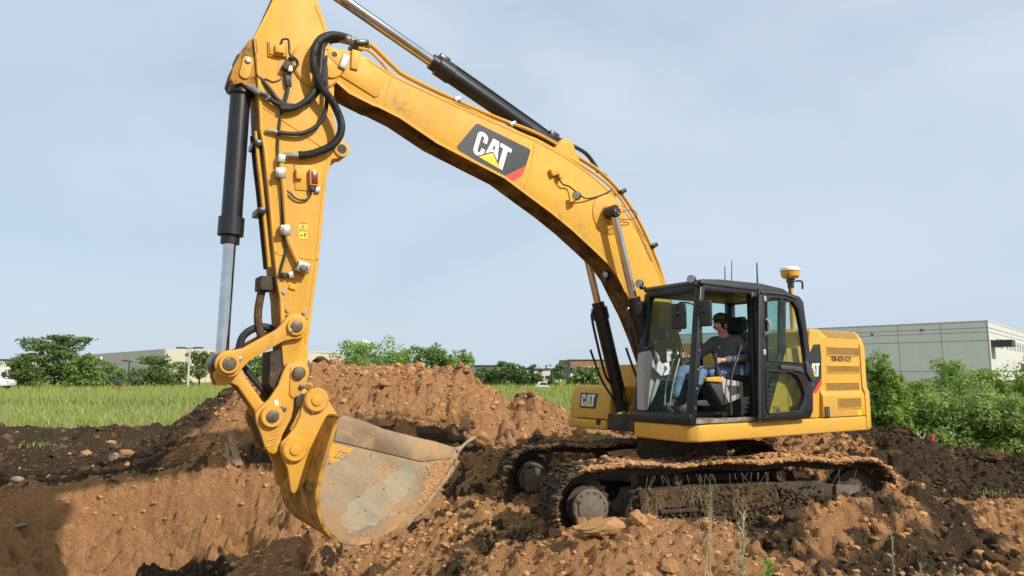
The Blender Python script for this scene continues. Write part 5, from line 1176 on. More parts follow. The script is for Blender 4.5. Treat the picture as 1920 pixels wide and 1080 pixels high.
        q = p + n_ * (r.uniform(.008, .03) + crust); w = v * sc_ * [1.3, 1.2, .8] + [q.x, yy, q.y]
        tone = vn(np.array([s_ * 1.6 + 3]), np.array([yy * 2.2]), 9)[0] + r.normal() * .12 + (.18 if near and not front else 0) + (.15 * (yy > yc + .2))
        if tone > (.56 if near else .66): V.append(w); F.append(f + k); k += len(w)
        else: V2.append(w); F2.append(f + k2); k2 += len(w)
    o = np_mesh('caked_mud', np.concatenate(V), np.concatenate(F), 'clod_tan', t); o['kind'] = 'stuff'
    o = np_mesh('caked_mud', np.concatenate(V2), np.concatenate(F2), 'clod_dark', t); o['kind'] = 'stuff'
    if near:
        V, F, k = [], [], 0
        for _ in range(90):
            x_ = r.uniform(-1.7, 1.25); top_ = r.random() < .45
            z_ = .80 if top_ else r.uniform(.28, .62); yy = yc + (.345 if top_ else .285) + r.uniform(-.01, .02)
            if not top_ and x_ < -.3 and r.random() < .7: continue
            L_ = r.uniform(.04, .17); dx = r.normal() * .35; w = .0016
            a = np.array([x_, yy, z_]); b = a + np.array([dx * L_, r.uniform(.0, .03), -L_]); c = b + np.array([dx * L_ * .5 + r.normal() * .02, .01, -L_ * .5])
            V.append(np.array([a - [w, 0, 0], a + [w, 0, 0], b + [w, 0, 0], b - [w, 0, 0], c])); F += [[k, k + 1, k + 2], [k, k + 2, k + 3], [k + 3, k + 2, k + 4]]; k += 5
        for (xc, zc_, n_) in ((.55, .50, 26), (-.02, .40, 22), (1.12, .45, 14)):
            for _ in range(n_):
                a = np.array([xc + r.normal() * .06, yc + .29, zc_ + r.uniform(0, .18)]); L_ = r.uniform(.08, .22); dx = r.normal() * .5; w = .0018
                b = a + np.array([dx * L_, .03, -L_ * .6]); c = b + np.array([dx * L_ * .4, .01, -L_ * .5])
                V.append(np.array([a - [w, 0, 0], a + [w, 0, 0], b + [w, 0, 0], b - [w, 0, 0], c])); F += [[k, k + 1, k + 2], [k, k + 2, k + 3], [k + 3, k + 2, k + 4]]; k += 5
        o = np_mesh('hanging_straw', np.concatenate(V), F, 'straw', t); o['kind'] = 'stuff'
        V, F, k = [], [], 0
        for _ in range(420):
            x_ = r.uniform(-1.2, 1.36); z_ = r.uniform(.26, .64); v, f = VAR[r.integers(10)]; s_ = r.uniform(.012, .04); V.append(v * [s_, s_ * .6, s_] + [x_, yc + .262, z_]); F.append(f + k); k += len(v)
        o = np_mesh('caked_mud', np.concatenate(V), np.concatenate(F), 'clod_dark', t); o['kind'] = 'stuff'
    return t
track(1.19, True); track(-1.19, False)
cf = part(MB().prismz([(1.1, -1.0), (1.1, -.75), (.55, -.45), (.55, .45), (1.1, .75), (1.1, 1.0), (-1.1, 1.0), (-1.1, .75), (-.55, .45), (-.55, -.45), (-1.1, -.75), (-1.1, -1.0)], .42, .72), 'car_body', 'mud_steel', EX, .02)
cf.rotation_euler = (0, 0, TREL); cf.location = (0, 0, -.115)

# ================================================================ the operator
PB = Vector((.10, .90, 1.86))
per = empty('person', ORG + FWD * PB.x + LFT * PB.y + Vector((0, 0, PB.z)), TH)
tag(per, 'operator in dark long-sleeved shirt, blue jeans and cap seated in the cab', 'person')
def skin(name, chains, mt, parent, lv=2, root=0):
    vs, es, rs = [], [], []; ix = {}
    for ch in chains:
        last = None
        for key, p, r in ch:
            if key not in ix: ix[key] = len(vs); vs.append(Vector(p) - PB); rs.append(r)
            if last is not None and (last, ix[key]) not in es: es.append((last, ix[key]))
            last = ix[key]
    me = bpy.data.meshes.new(name); me.from_pydata([v[:] for v in vs], es, []); me.materials.append(MATS[mt])
    o = link(name, me, parent); m = o.modifiers.new('Skin', 'SKIN'); m.use_smooth_shade = True
    for i, s in enumerate(me.skin_vertices[0].data): s.radius = rs[i] if isinstance(rs[i], tuple) else (rs[i], rs[i]); s.use_root = (i == root)
    q = o.modifiers.new('Sub', 'SUBSURF'); q.levels = lv; q.render_levels = lv
    return o
V3 = Vector
hip = V3((.04, .90, 1.90)); sp = V3((.03, .90, 2.07)); chest = V3((.05, .90, 2.235)); nb = V3((.09, .90, 2.345)); nk = V3((.115, .90, 2.40)); hd = V3((.15, .90, 2.49)); ht = V3((.135, .90, 2.555))
sL, sR = V3((.05, 1.09, 2.285)), V3((.07, .71, 2.285))
hL = U3(1347, 676, 1.19); hR = U3(1281, 667, .57)
eL, eR = V3((-.10, 1.20, 2.07)), sR.lerp(hR, .5) + V3((0, -.06, -.12))
kL, kR = U3(1316, 697, 1.02), U3(1277, 693, .79); fL, fR = U3(1293, 752, 1.02), U3(1264, 748, .79)
def hand(tag_, w, d, s):                                   # w wrist point, d forward, s curl side
    d = d.normalized(); u = V3((0, 0, 1)); s = V3(s).normalized(); ch = []
    pm = w + d * .075
    for k, (off, ln) in enumerate(((.028, .040), (.010, .046), (-.010, .044), (-.028, .034))):
        b = pm + u * off; ch.append([(tag_ + 'p', pm, (.034, .018)), (f'{tag_}f{k}a', b + d * .014, .010), (f'{tag_}f{k}b', b + d * (.014 + ln) + s * .012, .0095), (f'{tag_}f{k}c', b + d * (.010 + ln) + s * .040, .009), (f'{tag_}f{k}d', b + d * .012 + s * .048, .008)])
    t = w + d * .035 + u * .02; ch.append([(tag_ + 'p', pm, (.034, .018)), (tag_ + 't0', t + s * .018, .012), (tag_ + 't1', t + s * .04 + d * .025 + u * .01, .011), (tag_ + 't2', t + s * .045 + d * .05 + u * .012, .009)])
    return ch
wL = hL + (eL - hL).normalized() * .075; wR = hR + (eR - hR).normalized() * .075
body = skin('body', [[('hip', hip + V3((0, 0, -.03)), .08), ('sp', sp, .09), ('chest', chest, (.11, .085)), ('nb', nb, .062), ('nk', nk, .058), ('hd', hd, (.080, .092)), ('ht', ht, (.074, .086))],
    [('hd', hd, 0), ('jaw', hd + V3((.055, 0, -.062)), .042)], [('hd', hd, 0), ('nose', hd + V3((.105, 0, -.012)), .013)],
    [('chest', chest, 0), ('sL', sL, .035), ('eL', eL, .032), ('wL', wL, .028), ('Lp', wL + (hL - eL).normalized() * .075, (.034, .018))],
    [('chest', chest, 0), ('sR', sR, .035), ('eR', eR, .032), ('wR', wR, .028), ('Rp', wR + (hR - eR).normalized() * .075, (.034, .018))],
    [('hip', hip, 0), ('tL', hip + V3((.06, .10, -.05)), .06), ('kL', kL, .045), ('fL', fL, .035)], [('hip', hip, 0), ('tR', hip + V3((.06, -.10, -.05)), .06), ('kR', kR, .045), ('fR', fR, .035)]]
    + hand('L', wL, hL - eL, (.2, -1, 0)) + hand('R', wR, hR - eR, (.2, 1, 0)), 'skin', per, 2)
skin('shirt', [[('h', hip + V3((.01, 0, -.02)), (.165, .125)), ('s', sp, (.185, .138)), ('c', chest, (.19, .13)), ('n', nb + V3((-.01, 0, -.015)), (.10, .085)), ('n2', nb + V3((.008, 0, .012)), (.074, .072))],
    [('c', chest, 0), ('sl', sL, .082), ('el', eL, .064), ('el2', eL.lerp(wL, .5), .052), ('wl', wL + (eL - wL).normalized() * .02, .042)],
    [('c', chest, 0), ('sr', sR, .082), ('er', eR, .064), ('er2', eR.lerp(wR, .5), .052), ('wr', wR + (eR - wR).normalized() * .02, .042)]], 'shirt', per, 2)
skin('jeans', [[('h', hip + V3((.0, 0, -.05)), (.16, .125)), ('tl', hip + V3((.06, .10, -.05)), .098), ('ml', (hip + V3((.06, .10, -.05))).lerp(kL, .6), .086), ('kl', kL, .074), ('cl', kL.lerp(fL, .5), .068), ('fl', fL, .062)],
    [('h', hip, 0), ('tr', hip + V3((.06, -.10, -.05)), .098), ('mr', (hip + V3((.06, -.10, -.05))).lerp(kR, .6), .086), ('kr', kR, .074), ('cr', kR.lerp(fR, .5), .068), ('fr', fR, .062)]], 'jeans', per, 2)
for f_ in (fL, fR): skin('boot', [[('a', f_ + V3((0, 0, .0)), .055), ('b', f_ + V3((.01, 0, -.06)), .052), ('c', f_ + V3((.09, 0, -.075)), (.048, .036)), ('d', f_ + V3((.17, 0, -.085)), (.045, .03))]], 'boot', per, 2)
hc = ht + V3((-.008, 0, .015)) - PB
cap = part(MB().lathe(hc + V3((0, 0, -.005)), hc + V3((-.012, 0, .095)), [(0, .105), (.35, .104), (.7, .085), (.9, .05), (1, .012)], 24), 'cap', 'cap_mesh', per)
part(MB().lathe(hc + V3((.012, 0, .0)), hc + V3((.010, 0, .096)), [(0, .099), (.35, .098), (.7, .080), (.9, .045), (1, .012)], 24), 'cap_front', 'cap_cloth', per)
part(MB().prismz([(hc.x + .06, hc.y - .085), (hc.x + .13, hc.y - .075), (hc.x + .175, hc.y - .03), (hc.x + .18, hc.y + .03), (hc.x + .13, hc.y + .075), (hc.x + .06, hc.y + .085)], hc.z - .004, hc.z + .006), 'cap_brim', 'cap_cloth', per, .003)
h0 = hd - PB
for s in (1, -1):
    part(MB().lathe(h0 + V3((.005, s * .083, -.01)), h0 + V3((.0, s * .098, -.01)), [(0, .012), (.3, .03), (.8, .028), (1, .012)], 10), 'ear', 'skin', per)
    part(MB().lathe(h0 + V3((.076, s * .034, .022)), h0 + V3((.086, s * .034, .022)), [(0, .007), (.6, .007), (1, .003)], 8), 'eye', 'eye', per)
    part(MB().tube([h0 + V3((.084, s * .018, .042)), h0 + V3((.083, s * .04, .046)), h0 + V3((.07, s * .056, .04))], .006, 6), 'eyebrow', 'hair', per)
part(MB().tube([h0 + V3((.088, -.026, -.058)), h0 + V3((.097, 0, -.056)), h0 + V3((.088, .026, -.058))], .007, 6), 'mouth', 'decal_red' if False else 'skin', per)
part(MB().lathe(h0 + V3((-.03, 0, -.06)), h0 + V3((-.012, 0, .08)), [(0, .05), (.3, .083), (1, .096)], 18), 'hair', 'hair', per)
# small print on the chest
cp_ = U3(1352, 651, 1.02) - PB
for k, (dx, dz, w, h) in enumerate(((0, 0, .03, .03),)): part(MB().box(cp_ + V3((-dx + .030, .0 + .0, dz)), (.012, w, h), Matrix.Rotation(R(48), 3, 'Z')), 'shirt_print', 'shirt_print', per)

# ================================================================ far buildings
def wall_frame(name, label, category, corner, d1, d2, L1, L2, H, mat1, mat2):
    o = empty(name, (corner.x, corner.y, 0)); tag(o, label, category); return o
def obox(mb, p, u, v, L, T, z0, z1):                         # box: start p, along u length L, depth T along v
    p, u, v = Vector((p[0], p[1], 0)), Vector((u[0], u[1], 0)), Vector((v[0], v[1], 0)); a = [p, p + u * L, p + u * L + v * T, p + v * T]
    mb.poly([q + Vector((0, 0, z0)) for q in a], [q + Vector((0, 0, z1)) for q in a])
C = G(1852, 603, 104.0); Hb = C.z
u1 = Vector((-.733, .68, 0)); u2 = Vector((.68, .733, 0))
wh = empty('warehouse', (C.x, C.y, .3)); tag(wh, 'large grey precast warehouse behind the shrubs with a row of small windows', 'building')
mb = MB(); obox(mb, u1 * .21 + u2 * .21, u1, u2, 60, 125, -.5, Hb - .3 - .05); part(mb, 'wall_core', 'groove', wh)
rows = [(-.4, 2.2), (2.28, 6.77), (6.85, 8.05), (8.12, 8.70), (8.78, Hb - .3)]
PWd = 3.02
for z0, z1 in rows:
    mb = MB(); obox(mb, (0, 0), u1, u2, PWd - .07, .20, z0, z1); me = mb.data('wall_panel', 'precast', .02, 1)
    mb = MB(); obox(mb, (0, 0), u2, u1, PWd * 2 - .06, .20, z0, z1); me2 = mb.data('wall_panel', 'precast_pale', .02, 1)
    for i in range(17): o = link('wall_panel', me, wh); o.location = u1 * (i * PWd + .24) + u2 * .0
    for i in range(20): o = link('wall_panel', me2, wh); o.location = u2 * (i * PWd * 2) + u1 * .0
for i in range(1, 17):
    if i % 2 or i == 6: mb = MB(); obox(mb, u1 * (i * PWd + .16) - u2 * .012, u1, u2, .13, .1, -.4, Hb - .32); part(mb, 'joint_cover', 'precast_joint', wh)
mb = MB(); obox(mb, u1 * -.06 - u2 * .06, u1, u2, 60, .35, Hb - .29, Hb - .1); obox(mb, u2 * .3 - u1 * .06, u2, u1, 121, .35, Hb - .29, Hb - .1); part(mb, 'parapet_cap', 'precast_pale', wh)
for i, t in enumerate((6.6, 9.2, 11.0, 15.6, 18.6, 21.6, 24.5, 27.6, 30.6, 34, 37, 40, 44, 48, 53, 57, 62, 66, 71, 76)):
    mb = MB(); obox(mb, u2 * t - u1 * .03, u2, u1, 1.25, .2, 5.7, 7.6); f_ = part(mb, 'window', 'precast_joint', wh)
    mb = MB(); obox(mb, u2 * (t + .1) - u1 * .05, u2, u1, 1.05, .1, 5.85, 7.45); part(mb, 'pane', 'pane_dark', wh)
mb = MB(); obox(mb, u2 * 1.0 - u1 * 2.6, u2, u1, 3.6, 2.59, 6.0, 6.9); part(mb, 'canopy', 'roof_dark', wh); mb = MB(); obox(mb, u2 * 1.1 - u1 * 2.5, u2, u1, 3.4, 2.4, 5.9, 5.99); part(mb, 'canopy_soffit', 'wall_grey', wh)
mb = MB(); obox(mb, u2 * 30 - u1 * 1.5, u2, u1, 9, 1.49, 3.4, 3.7); part(mb, 'canopy', 'roof_dark', wh)
for px, py in ((1635, 627), (1728, 619)):
    r = sight(px, py); n_ = u2; t = (C - Vector((0, 0, CAMZ))).dot(n_) / r.dot(n_); p = Vector((0, 0, CAMZ)) + r * t - wh.location; part(MB().box(p - u2 * .12, (.35, .3, .25)), 'wall_lamp', 'roof_dark', wh)

C2 = G(312, 654, 150.0); H2 = C2.z; A2 = G(180, 664, 186.0); B2 = G(640, 661, 172.0)
def unit(a): a = Vector((a.x, a.y, 0)); return a.normalized()
v1, v2 = unit(A2 - C2), unit(B2 - C2)
lw_ = empty('warehouse', (C2.x, C2.y, .3)); tag(lw_, 'long low beige warehouse with a pale corner behind the left trees', 'building')
L1, L2 = (A2 - C2).length + 12, (B2 - C2).length * .93
mb = MB(); mb.poly([(0, 0, -.5), (*(v1 * L1)[:2], -.5), (*(v1 * L1 + v2 * L2)[:2], -.5), (*(v2 * L2)[:2], -.5)], [(0, 0, H2 - .45), (*(v1 * L1)[:2], H2 - .45), (*(v1 * L1 + v2 * L2)[:2], H2 - .45), (*(v2 * L2)[:2], H2 - .45)]); part(mb, 'wall_core', 'groove', lw_)
def facade(root, u, out_, L, n, z0, z1, mt, t=.2):
    w = L / n; mb = MB(); obox(mb, (0, 0), u, out_, w - .12, t, z0, z1); me = mb.data('wall_panel', mt)
    for i in range(n): o = link('wall_panel', me, root); o.location = u * (w * i + .06)
n1v = Vector((v1.y, -v1.x, 0)); n1v = n1v if n1v.y < 0 else -n1v; n2v = Vector((v2.y, -v2.x, 0)); n2v = n2v if n2v.y < 0 else -n2v
facade(lw_, v1, n1v, L1, 8, -.5, 4.6, 'tan_wall'); facade(lw_, v1, n1v, L1, 8, 4.68, H2 - .3, 'tan_wall'); facade(lw_, v2, n2v, L2, 9, -.5, H2 - .3, 'cream_wall')
wing = empty('warehouse_annex', G(600, 690, 165.0)); wing.location.z = .3; tag(wing, 'low cream flat-roofed annex just right of the stick', 'building')
P0 = G(581, 661, 160.0); P1 = G(625, 661, 163.0); P2 = G(645, 676, 166.0)
mb = MB(); b0 = wing.location
def slab(mb, a, b, z1, dep): a, b = Vector((a.x, a.y, 0)) - Vector((b0.x, b0.y, 0)), Vector((b.x, b.y, 0)) - Vector((b0.x, b0.y, 0)); d = Vector((0, dep, 0)); q = [a, b, b + d, a + d]; mb.poly([Vector((p.x, p.y, -.5)) for p in q], [Vector((p.x, p.y, z1)) for p in q])
slab(mb, P0, P1, P0.z - .3, 20); part(mb, 'wall', 'cream_wall', wing); mb = MB(); slab(mb, P1, P2, P2.z - .3, 20); part(mb, 'low_wall', 'cream_wall', wing)
mb = MB(); slab(mb, P0 + V3((-.3, -.2, 0)), P1 + V3((.3, -.2, 0)), 0, 20.4)
mb = MB(); q = [P0 + V3((-.2, -.2, 0)), P1 + V3((.2, -.2, 0)), P1 + V3((.2, 20.2, 0)), P0 + V3((-.2, 20.2, 0))]; mb.poly([V3((p.x - b0.x, p.y - b0.y, P0.z - .298)) for p in q], [V3((p.x - b0.x, p.y - b0.y, P0.z - .05)) for p in q]); part(mb, 'roof_edge', 'precast_pale', wing)

def block(name, label, pxl, pxr, ytop, D, mt, rows_=None, win=None, dep=15, cap=None, capmt='roof_dark'):
    a, b = G(pxl, ytop, D), G(pxr, ytop, D); o = empty(name, ((a.x + b.x) / 2, D, .3)); tag(o, label, 'building'); w = b.x - a.x
    part(MB().box((0, dep / 2, (a.z - .8) / 2), (w, dep, a.z - .3 + .5)), 'wall', mt, o)
    part(MB().box((0, dep / 2, a.z - .05), (w + .6, dep + .6, .3)), 'roof_edge', capmt, o)
    if win:
        n, z0, z1 = win
        for i in range(n):
            x_ = -w / 2 + (i + .5) * w / n; part(MB().box((x_, -.06, (z0 + z1) / 2), (w / n * .62, .1, z1 - z0)), 'window', 'pane_dark', o); part(MB().box((x_, -.10, z0 - .12), (w / n * .7, .18, .16)), 'sill', 'precast_pale', o)
    return o, w, a.z
ob, w_, zt_ = block('office_building', 'far brick-orange office block with dark end bay beyond the field', 1066, 1150, 676, 260.0, 'brick_orange', win=(9, 2.6, 4.6))
part(MB().box((0, -.15, 1.4), (w_, .2, 2.0)), 'ground_floor', 'precast_joint', ob); part(MB().box((-w_ / 2 - 1.2, 4, 3.7), (3.6, 9, 7.4)), 'end_bay', 'roof_dark', ob); part(MB().box((0, -.2, 4.9), (w_, .3, .3)), 'string_course', 'precast_pale', ob)
block('shed', 'low dark grey flat shed at the foot of the spoil heap skyline', 880, 936, 687, 210.0, 'wall_grey', win=(6, 1.2, 2.4))
block('gatehouse', 'small beige block between the trees right of the heap', 1010, 1052, 694, 170.0, 'tan_wall', win=(4, .8, 1.6), dep=6)
block('store', 'pale store building at the left edge behind the trees', -60, 16, 676, 190.0, 'precast', win=(6, 1.2, 2.6))
# water tower
wt = empty('water_tower', G(681, 690, 420.0)); wt.location.z = .3; tag(wt, 'white water tower dome peeking over the trees', 'water tower'); zt2 = G(681, 637, 420.0).z
part(MB().lathe((0, 0, zt2 - 10), (0, 0, zt2 - .3), [(0, 1.2), (.15, 3.5), (.4, 5.0), (.65, 5.0), (.85, 3.6), (.97, 1.5), (1, .3)], 24), 'tank', 'receiver_white', wt); part(MB().lathe((0, 0, -.5), (0, 0, zt2 - 9.5), [(0, 2.4), (.1, 1.3), (.9, 1.2), (1, 1.6)], 16), 'pedestal', 'receiver_white', wt)

# poles
def pole(px, ytop, ybase, D, label, mt='pole_pale', heads=2, hm='roof_dark', thick=.13):
    a, b = G(px, ytop, D), G(px, ybase, D); o = empty('light_pole', (a.x, D, gz(a.x, D)[0])); tag(o, label, 'light pole', 'light poles beyond the field'); h = a.z - o.location.z
    part(MB().lathe((0, 0, -.3), (0, 0, h), [(0, thick * 1.6), (.06, thick * 1.6), (.07, thick), (1, thick * .75)], 10), 'pole', mt, o)
    if heads:
        part(MB().box((0, 0, h), (1.2 if heads == 2 else .7, .12, .1)), 'arm', hm, o)
        for s in ((-1, 1) if heads == 2 else (-1,)): part(MB().box((s * .95 if heads == 2 else -.55, 0, h + .05), (.9 if heads == 2 else .5, .45, .16)), 'lamp_head', hm, o, .03)
    return o
pole(356, 653, 702, 75.0, 'pale pole with twin dark lamp heads left of the bucket cylinder'); pole(243, 677, 703, 80.0, 'short dark pole with a single arm by the parked loader', 'roof_dark', 1, thick=.09)
pole(190, 669, 690, 110.0, 'short pale post in front of the beige warehouse', 'receiver_white', 0, thick=.2); pole(276, 664, 690, 130.0, 'thin pale post against the beige warehouse roofline', 'pole_pale', 0, thick=.15)
pole(789, 680, 700, 110.0, 'white post behind the crest of the spoil heap', 'receiver_white', 0, thick=.2); pole(1078, 687, 716, 100.0, 'thin dark pole in front of the orange office block', 'roof_dark', 1, thick=.08)

# far vehicles
def wheel(parent, c, r, w):
    part(MB().lathe(V3(c) + V3((0, -w / 2, 0)), V3(c) + V3((0, w / 2, 0)), [(0, r * .8), (.15, r), (.85, r), (1, r * .8)], 18), 'wheel', 'rubber', parent); part(MB().lathe(V3(c) + V3((0, -w / 2 - .01, 0)), V3(c) + V3((0, -w / 2 + .02, 0)), [(0, r * .5), (1, r * .58)], 14), 'wheel_rim', 'zinc', parent)
p = G(224, 700, 62.0); ld = empty('compact_loader', (p.x, 62, gz(p.x, 62)[0] - .1), R(12)); ld.scale = (.6, .6, .6); tag(ld, 'small black and yellow loader parked at the far edge of the field', 'loader')
part(MB().prism([(-1.0, .35), (1.0, .35), (1.0, .8), (.2, .95), (-1.0, 1.05)], -.65, .65), 'body', 'yellow_grimy', ld, .04); part(MB().prism([(-.7, 1.0), (.35, .95), (.25, 1.95), (-.6, 1.95)], -.5, .5), 'cab', 'roof_dark', ld, .05); part(MB().box((-.15, -.52, 1.5), (.6, .02, .6)), 'window', 'pane_dark', ld)
for s in (-1, 1): part(MB().prism([(-.9, 1.15), (-.7, 1.3), (1.2, .6), (1.3, .3), (1.15, .3), (1.0, .5)], s * .72 - .06, s * .72 + .06), 'lift_arm', 'yellow_grimy', ld, .02)
part(MB().prism([(1.3, .05), (1.9, .05), (1.95, .12), (1.5, .6), (1.3, .6)], -.85, .85), 'bucket', 'roof_dark', ld, .02)
for x_ in (-.6, .6):
    for s in (-1, 1): wheel(ld, (x_, s * .68, .35), .38, .28)
p = G(-27, 690, 60.0); cr = empty('parked_car', (p.x, 60, gz(p.x, 60)[0] + .25), R(8)); tag(cr, 'white car parked at the left edge beyond the field', 'car')
part(MB().prism([(-2.1, .3), (2.1, .3), (2.15, .65), (1.9, .85), (1.1, .95), (.55, 1.42), (-.9, 1.45), (-1.6, 1.0), (-2.1, .95)], -.85, .85), 'body', 'car_white', cr, .08, 3)
for s in (-1, 1): part(MB().prism([(1.0, .97), (.52, 1.36), (-.85, 1.38), (-1.4, 1.0)], s * .853 - .004, s * .853 + .004), 'side_window', 'pane_dark', cr)
part(MB().box((2.12, .6, .7), (.08, .3, .12)), 'headlight', 'lamp_glass', cr); part(MB().box((2.12, -.6, .7), (.08, .3, .12)), 'headlight', 'lamp_glass', cr)
for x_ in (-1.3, 1.35):
    for s in (-1, 1): wheel(cr, (x_, s * .78, .33), .33, .22)
p = G(1018, 719, 75.0); cr = empty('parked_car', (p.x, 75, gz(p.x, 75)[0] - .55), R(15)); cr.scale = (.4, .5, 1); tag(cr, 'roof of a white car just above the grass right of the spoil heap', 'car')
part(MB().prism([(-2.1, .3), (2.1, .3), (2.15, .65), (1.9, .85), (1.1, .95), (.55, 1.32), (-.9, 1.35), (-1.6, 1.0), (-2.1, .95)], -.85, .85), 'body', 'car_white', cr, .08, 3); part(MB().prism([(1.0, .97), (.52, 1.27), (-.85, 1.29), (-1.4, 1.0)], -.857, -.849), 'side_window', 'pane_dark', cr)
for x_ in (-1.3, 1.35): wheel(cr, (x_, -.78, .33), .33, .22)

# ================================================================ trees and shrubs
def leaves(cent, rad, n, size, r, shell=.45, droop=.0):        # quads spread through ellipsoids
    V = []; cent = np.asarray(cent); rad = np.asarray(rad)
    vol = (rad.prod(1)) ** .66; pick = r.choice(len(cent), n, p=vol / vol.sum())
    d = r.normal(size=(n, 3)); d /= np.linalg.norm(d, axis=1)[:, None]; q = (shell + (1 - shell) * r.random(n) ** .5) * np.where(r.random(n) < .25, r.random(n), 1)
    p = cent[pick] + d * rad[pick] * q[:, None]
    nrm = d * .9 + r.normal(size=(n, 3)) * .5 + [0, 0, .4]; nrm /= np.linalg.norm(nrm, axis=1)[:, None]
    a = np.cross(nrm, r.normal(size=(n, 3))); a /= np.linalg.norm(a, axis=1)[:, None] + 1e-9; b = np.cross(nrm, a)
    s = size * r.uniform(.6, 1.35, n)[:, None]; a = a * s; b = b * s * .55
    V = np.stack([p - a, p + b * .9 - a * .1, p + a, p - b * .9 - a * .1], 1).reshape(-1, 3)
    return V, np.arange(n * 4).reshape(-1, 4)
def tree(name, label, cat_, px, ytop, ybase, wpx, D, mt, n, size, blobs=9, seed=0, style='round', group=None, trunk=.06, lift=.18, low=None):
    r = np.random.default_rng(1000 + seed); b = G(px, ybase, D); z0 = float(gz(b.x, D)[0]); H = G(px, ytop, D).z - z0; W = wpx * D / FPX * (1.0 if style == 'cone' else 1.22)
    o = empty(name, (b.x, D, z0)); tag(o, label, cat_, group); cs, rs = [], []
    for i in range(blobs):
        t = (i + .5) / blobs; an = i * 2.4 + r.random()
        if style == 'layer':
            z = H * (.30 + .62 * t); rr = W * .5 * (1.02 - .62 * t) * r.uniform(.45, .95); cs.append((math.cos(an) * rr * .95, math.sin(an) * rr * .6, z)); k = W * r.uniform(.13, .21); rs.append((k, k * .9, H * r.uniform(.05, .085)))
        elif style == 'cone':
            z = H * (.12 + .8 * t); k = W * .5 * (1.05 - t) * .8; cs.append((r.normal() * .05, r.normal() * .05, z)); rs.append((k, k, H * .12))
        elif style == 'bush':
            z = H * r.uniform(.18, .72); e = math.sqrt(max(.05, 1 - (z / H) ** 2)); rr = W * .42 * e * r.random() ** .5; cs.append((math.cos(an) * rr, math.sin(an) * rr * .8, z)); k = W * r.uniform(.13, .24); rs.append((k, k, min(k * .95, H - z if H - z > .1 else .1, z + .05)))
        else:
            z = H * (lift + .28 + (.62 - lift) * r.random()); e = math.sqrt(max(.06, 1 - ((z / H - .6) / .46) ** 2)); rr = W * .36 * e * r.random() ** .5; cs.append((math.cos(an) * rr, math.sin(an) * rr * .8, z)); k = W * r.uniform(.13, .23); rs.append((k, k, min(k * .9, max(.15, H - z))))
    if style == 'round': cs.append((0, 0, H * .80)); rs.append((W * .2, W * .2, H * .2)); cs.append((0, 0, H * .45)); rs.append((W * .36, W * .3, H * .22))
    if style == 'round' and lift < .09:
        for sx_ in (-.28, 0, .28): cs.append((sx_ * W, 0, H * .20)); rs.append((W * .22, W * .2, H * .2))
    if style == 'layer': cs += [(W * .05, 0, H * .93), (-W * .30, 0, H * .22), (W * .28, 0, H * .22), (0, 0, H * .25), (0, 0, H * .45)]; rs += [(W * .13, W * .13, H * .06), (W * .2, W * .2, H * .2), (W * .2, W * .2, H * .2), (W * .25, W * .25, H * .2), (W * .2, W * .2, H * .16)]
    # finer sub-clusters break the outline up
    c2, r2 = [], []
    for c_, k in zip(cs, rs):
        for _ in range(7):
            d = r.normal(size=3); d /= np.linalg.norm(d); c2.append(np.array(c_) + d * np.array(k) * r.uniform(.45, 1.0)); r2.append(np.array(k) * r.uniform(.22, .5))
    cc = np.array(cs + [tuple(q) for q in c2]); kk = np.array(rs + [tuple(q) for q in r2]); kk[:len(cs)] *= .86
    v, f = leaves(cc, kk, n, size, r); v[:, 2] = np.maximum(v[:, 2], .02)
    np_mesh('crown' if style != 'bush' else 'foliage', v, f, mt, o)
    mb = MB(); tk = max(.03, H * trunk * .4)
    if style == 'bush':
        for i in range(7): c_ = cs[i % len(cs)]; mb.tube([(c_[0] * .15, c_[1] * .15, -.05), (c_[0] * .5, c_[1] * .5, c_[2] * .5), (c_[0], c_[1], c_[2])], tk * .4, 5, 3, rr=lambda t: tk * .45 * (1 - .7 * t))
        part(mb, 'stems', 'bark', o)
    else:
        mb.tube([(0, 0, -.1), (tk * .3, 0, H * .25), (-tk * .4, 0, H * .5), (0, 0, H * .85)], tk, 8, 4, rr=lambda t: tk * (1.1 - .9 * t))
        for i, c_ in enumerate(cs[:blobs]):
            zb_ = min(H * .6, max(H * .12, c_[2] * .55)); mb.tube([(0, 0, zb_), (c_[0] * .5, c_[1] * .5, (zb_ + c_[2]) * .52), c_], tk * .4, 5, 3, rr=lambda t: tk * .42 * (1 - .75 * t))
        part(mb, 'trunk', 'bark', o)
    return o
GT = 'trees beyond the field'
tree('locust_tree', 'broad layered dark tree, tallest on the left', 'tree', 102, 624, 708, 165, 78.0, 'leaf_dark', 7500, .19, 20, 1, 'layer', GT, lift=.1)
tree('deciduous_tree', 'bushy dark tree at the far left below the layered tree', 'tree', 40, 668, 706, 80, 74.0, 'leaf_dark', 2200, .17, 7, 2, 'round', GT, lift=0)
tree('deciduous_tree', 'rounded green tree hugging the right side of the layered tree', 'tree', 160, 662, 708, 66, 72.0, 'leaf_mid', 2200, .17, 7, 3, 'round', GT, lift=0)
tree('deciduous_tree', 'low sparse tree left of the short dark pole', 'tree', 205, 680, 706, 66, 84.0, 'leaf_mid', 1500, .17, 6, 4, 'round', GT, lift=0)
tree('deciduous_tree', 'dark tree between the dark pole and the twin-headed pole', 'tree', 285, 664, 705, 84, 80.0, 'leaf_dark', 2600, .17, 8, 5, 'round', GT, lift=.05)
tree('deciduous_tree', 'low green tree just left of the twin-headed pole', 'tree', 330, 676, 705, 60, 82.0, 'leaf_mid', 1600, .17, 6, 6, 'round', GT, lift=0)
tree('deciduous_tree', 'tree right behind the twin-headed pole', 'tree', 374, 656, 703, 62, 84.0, 'leaf_dark', 1900, .17, 7, 7, 'round', GT, lift=.1)
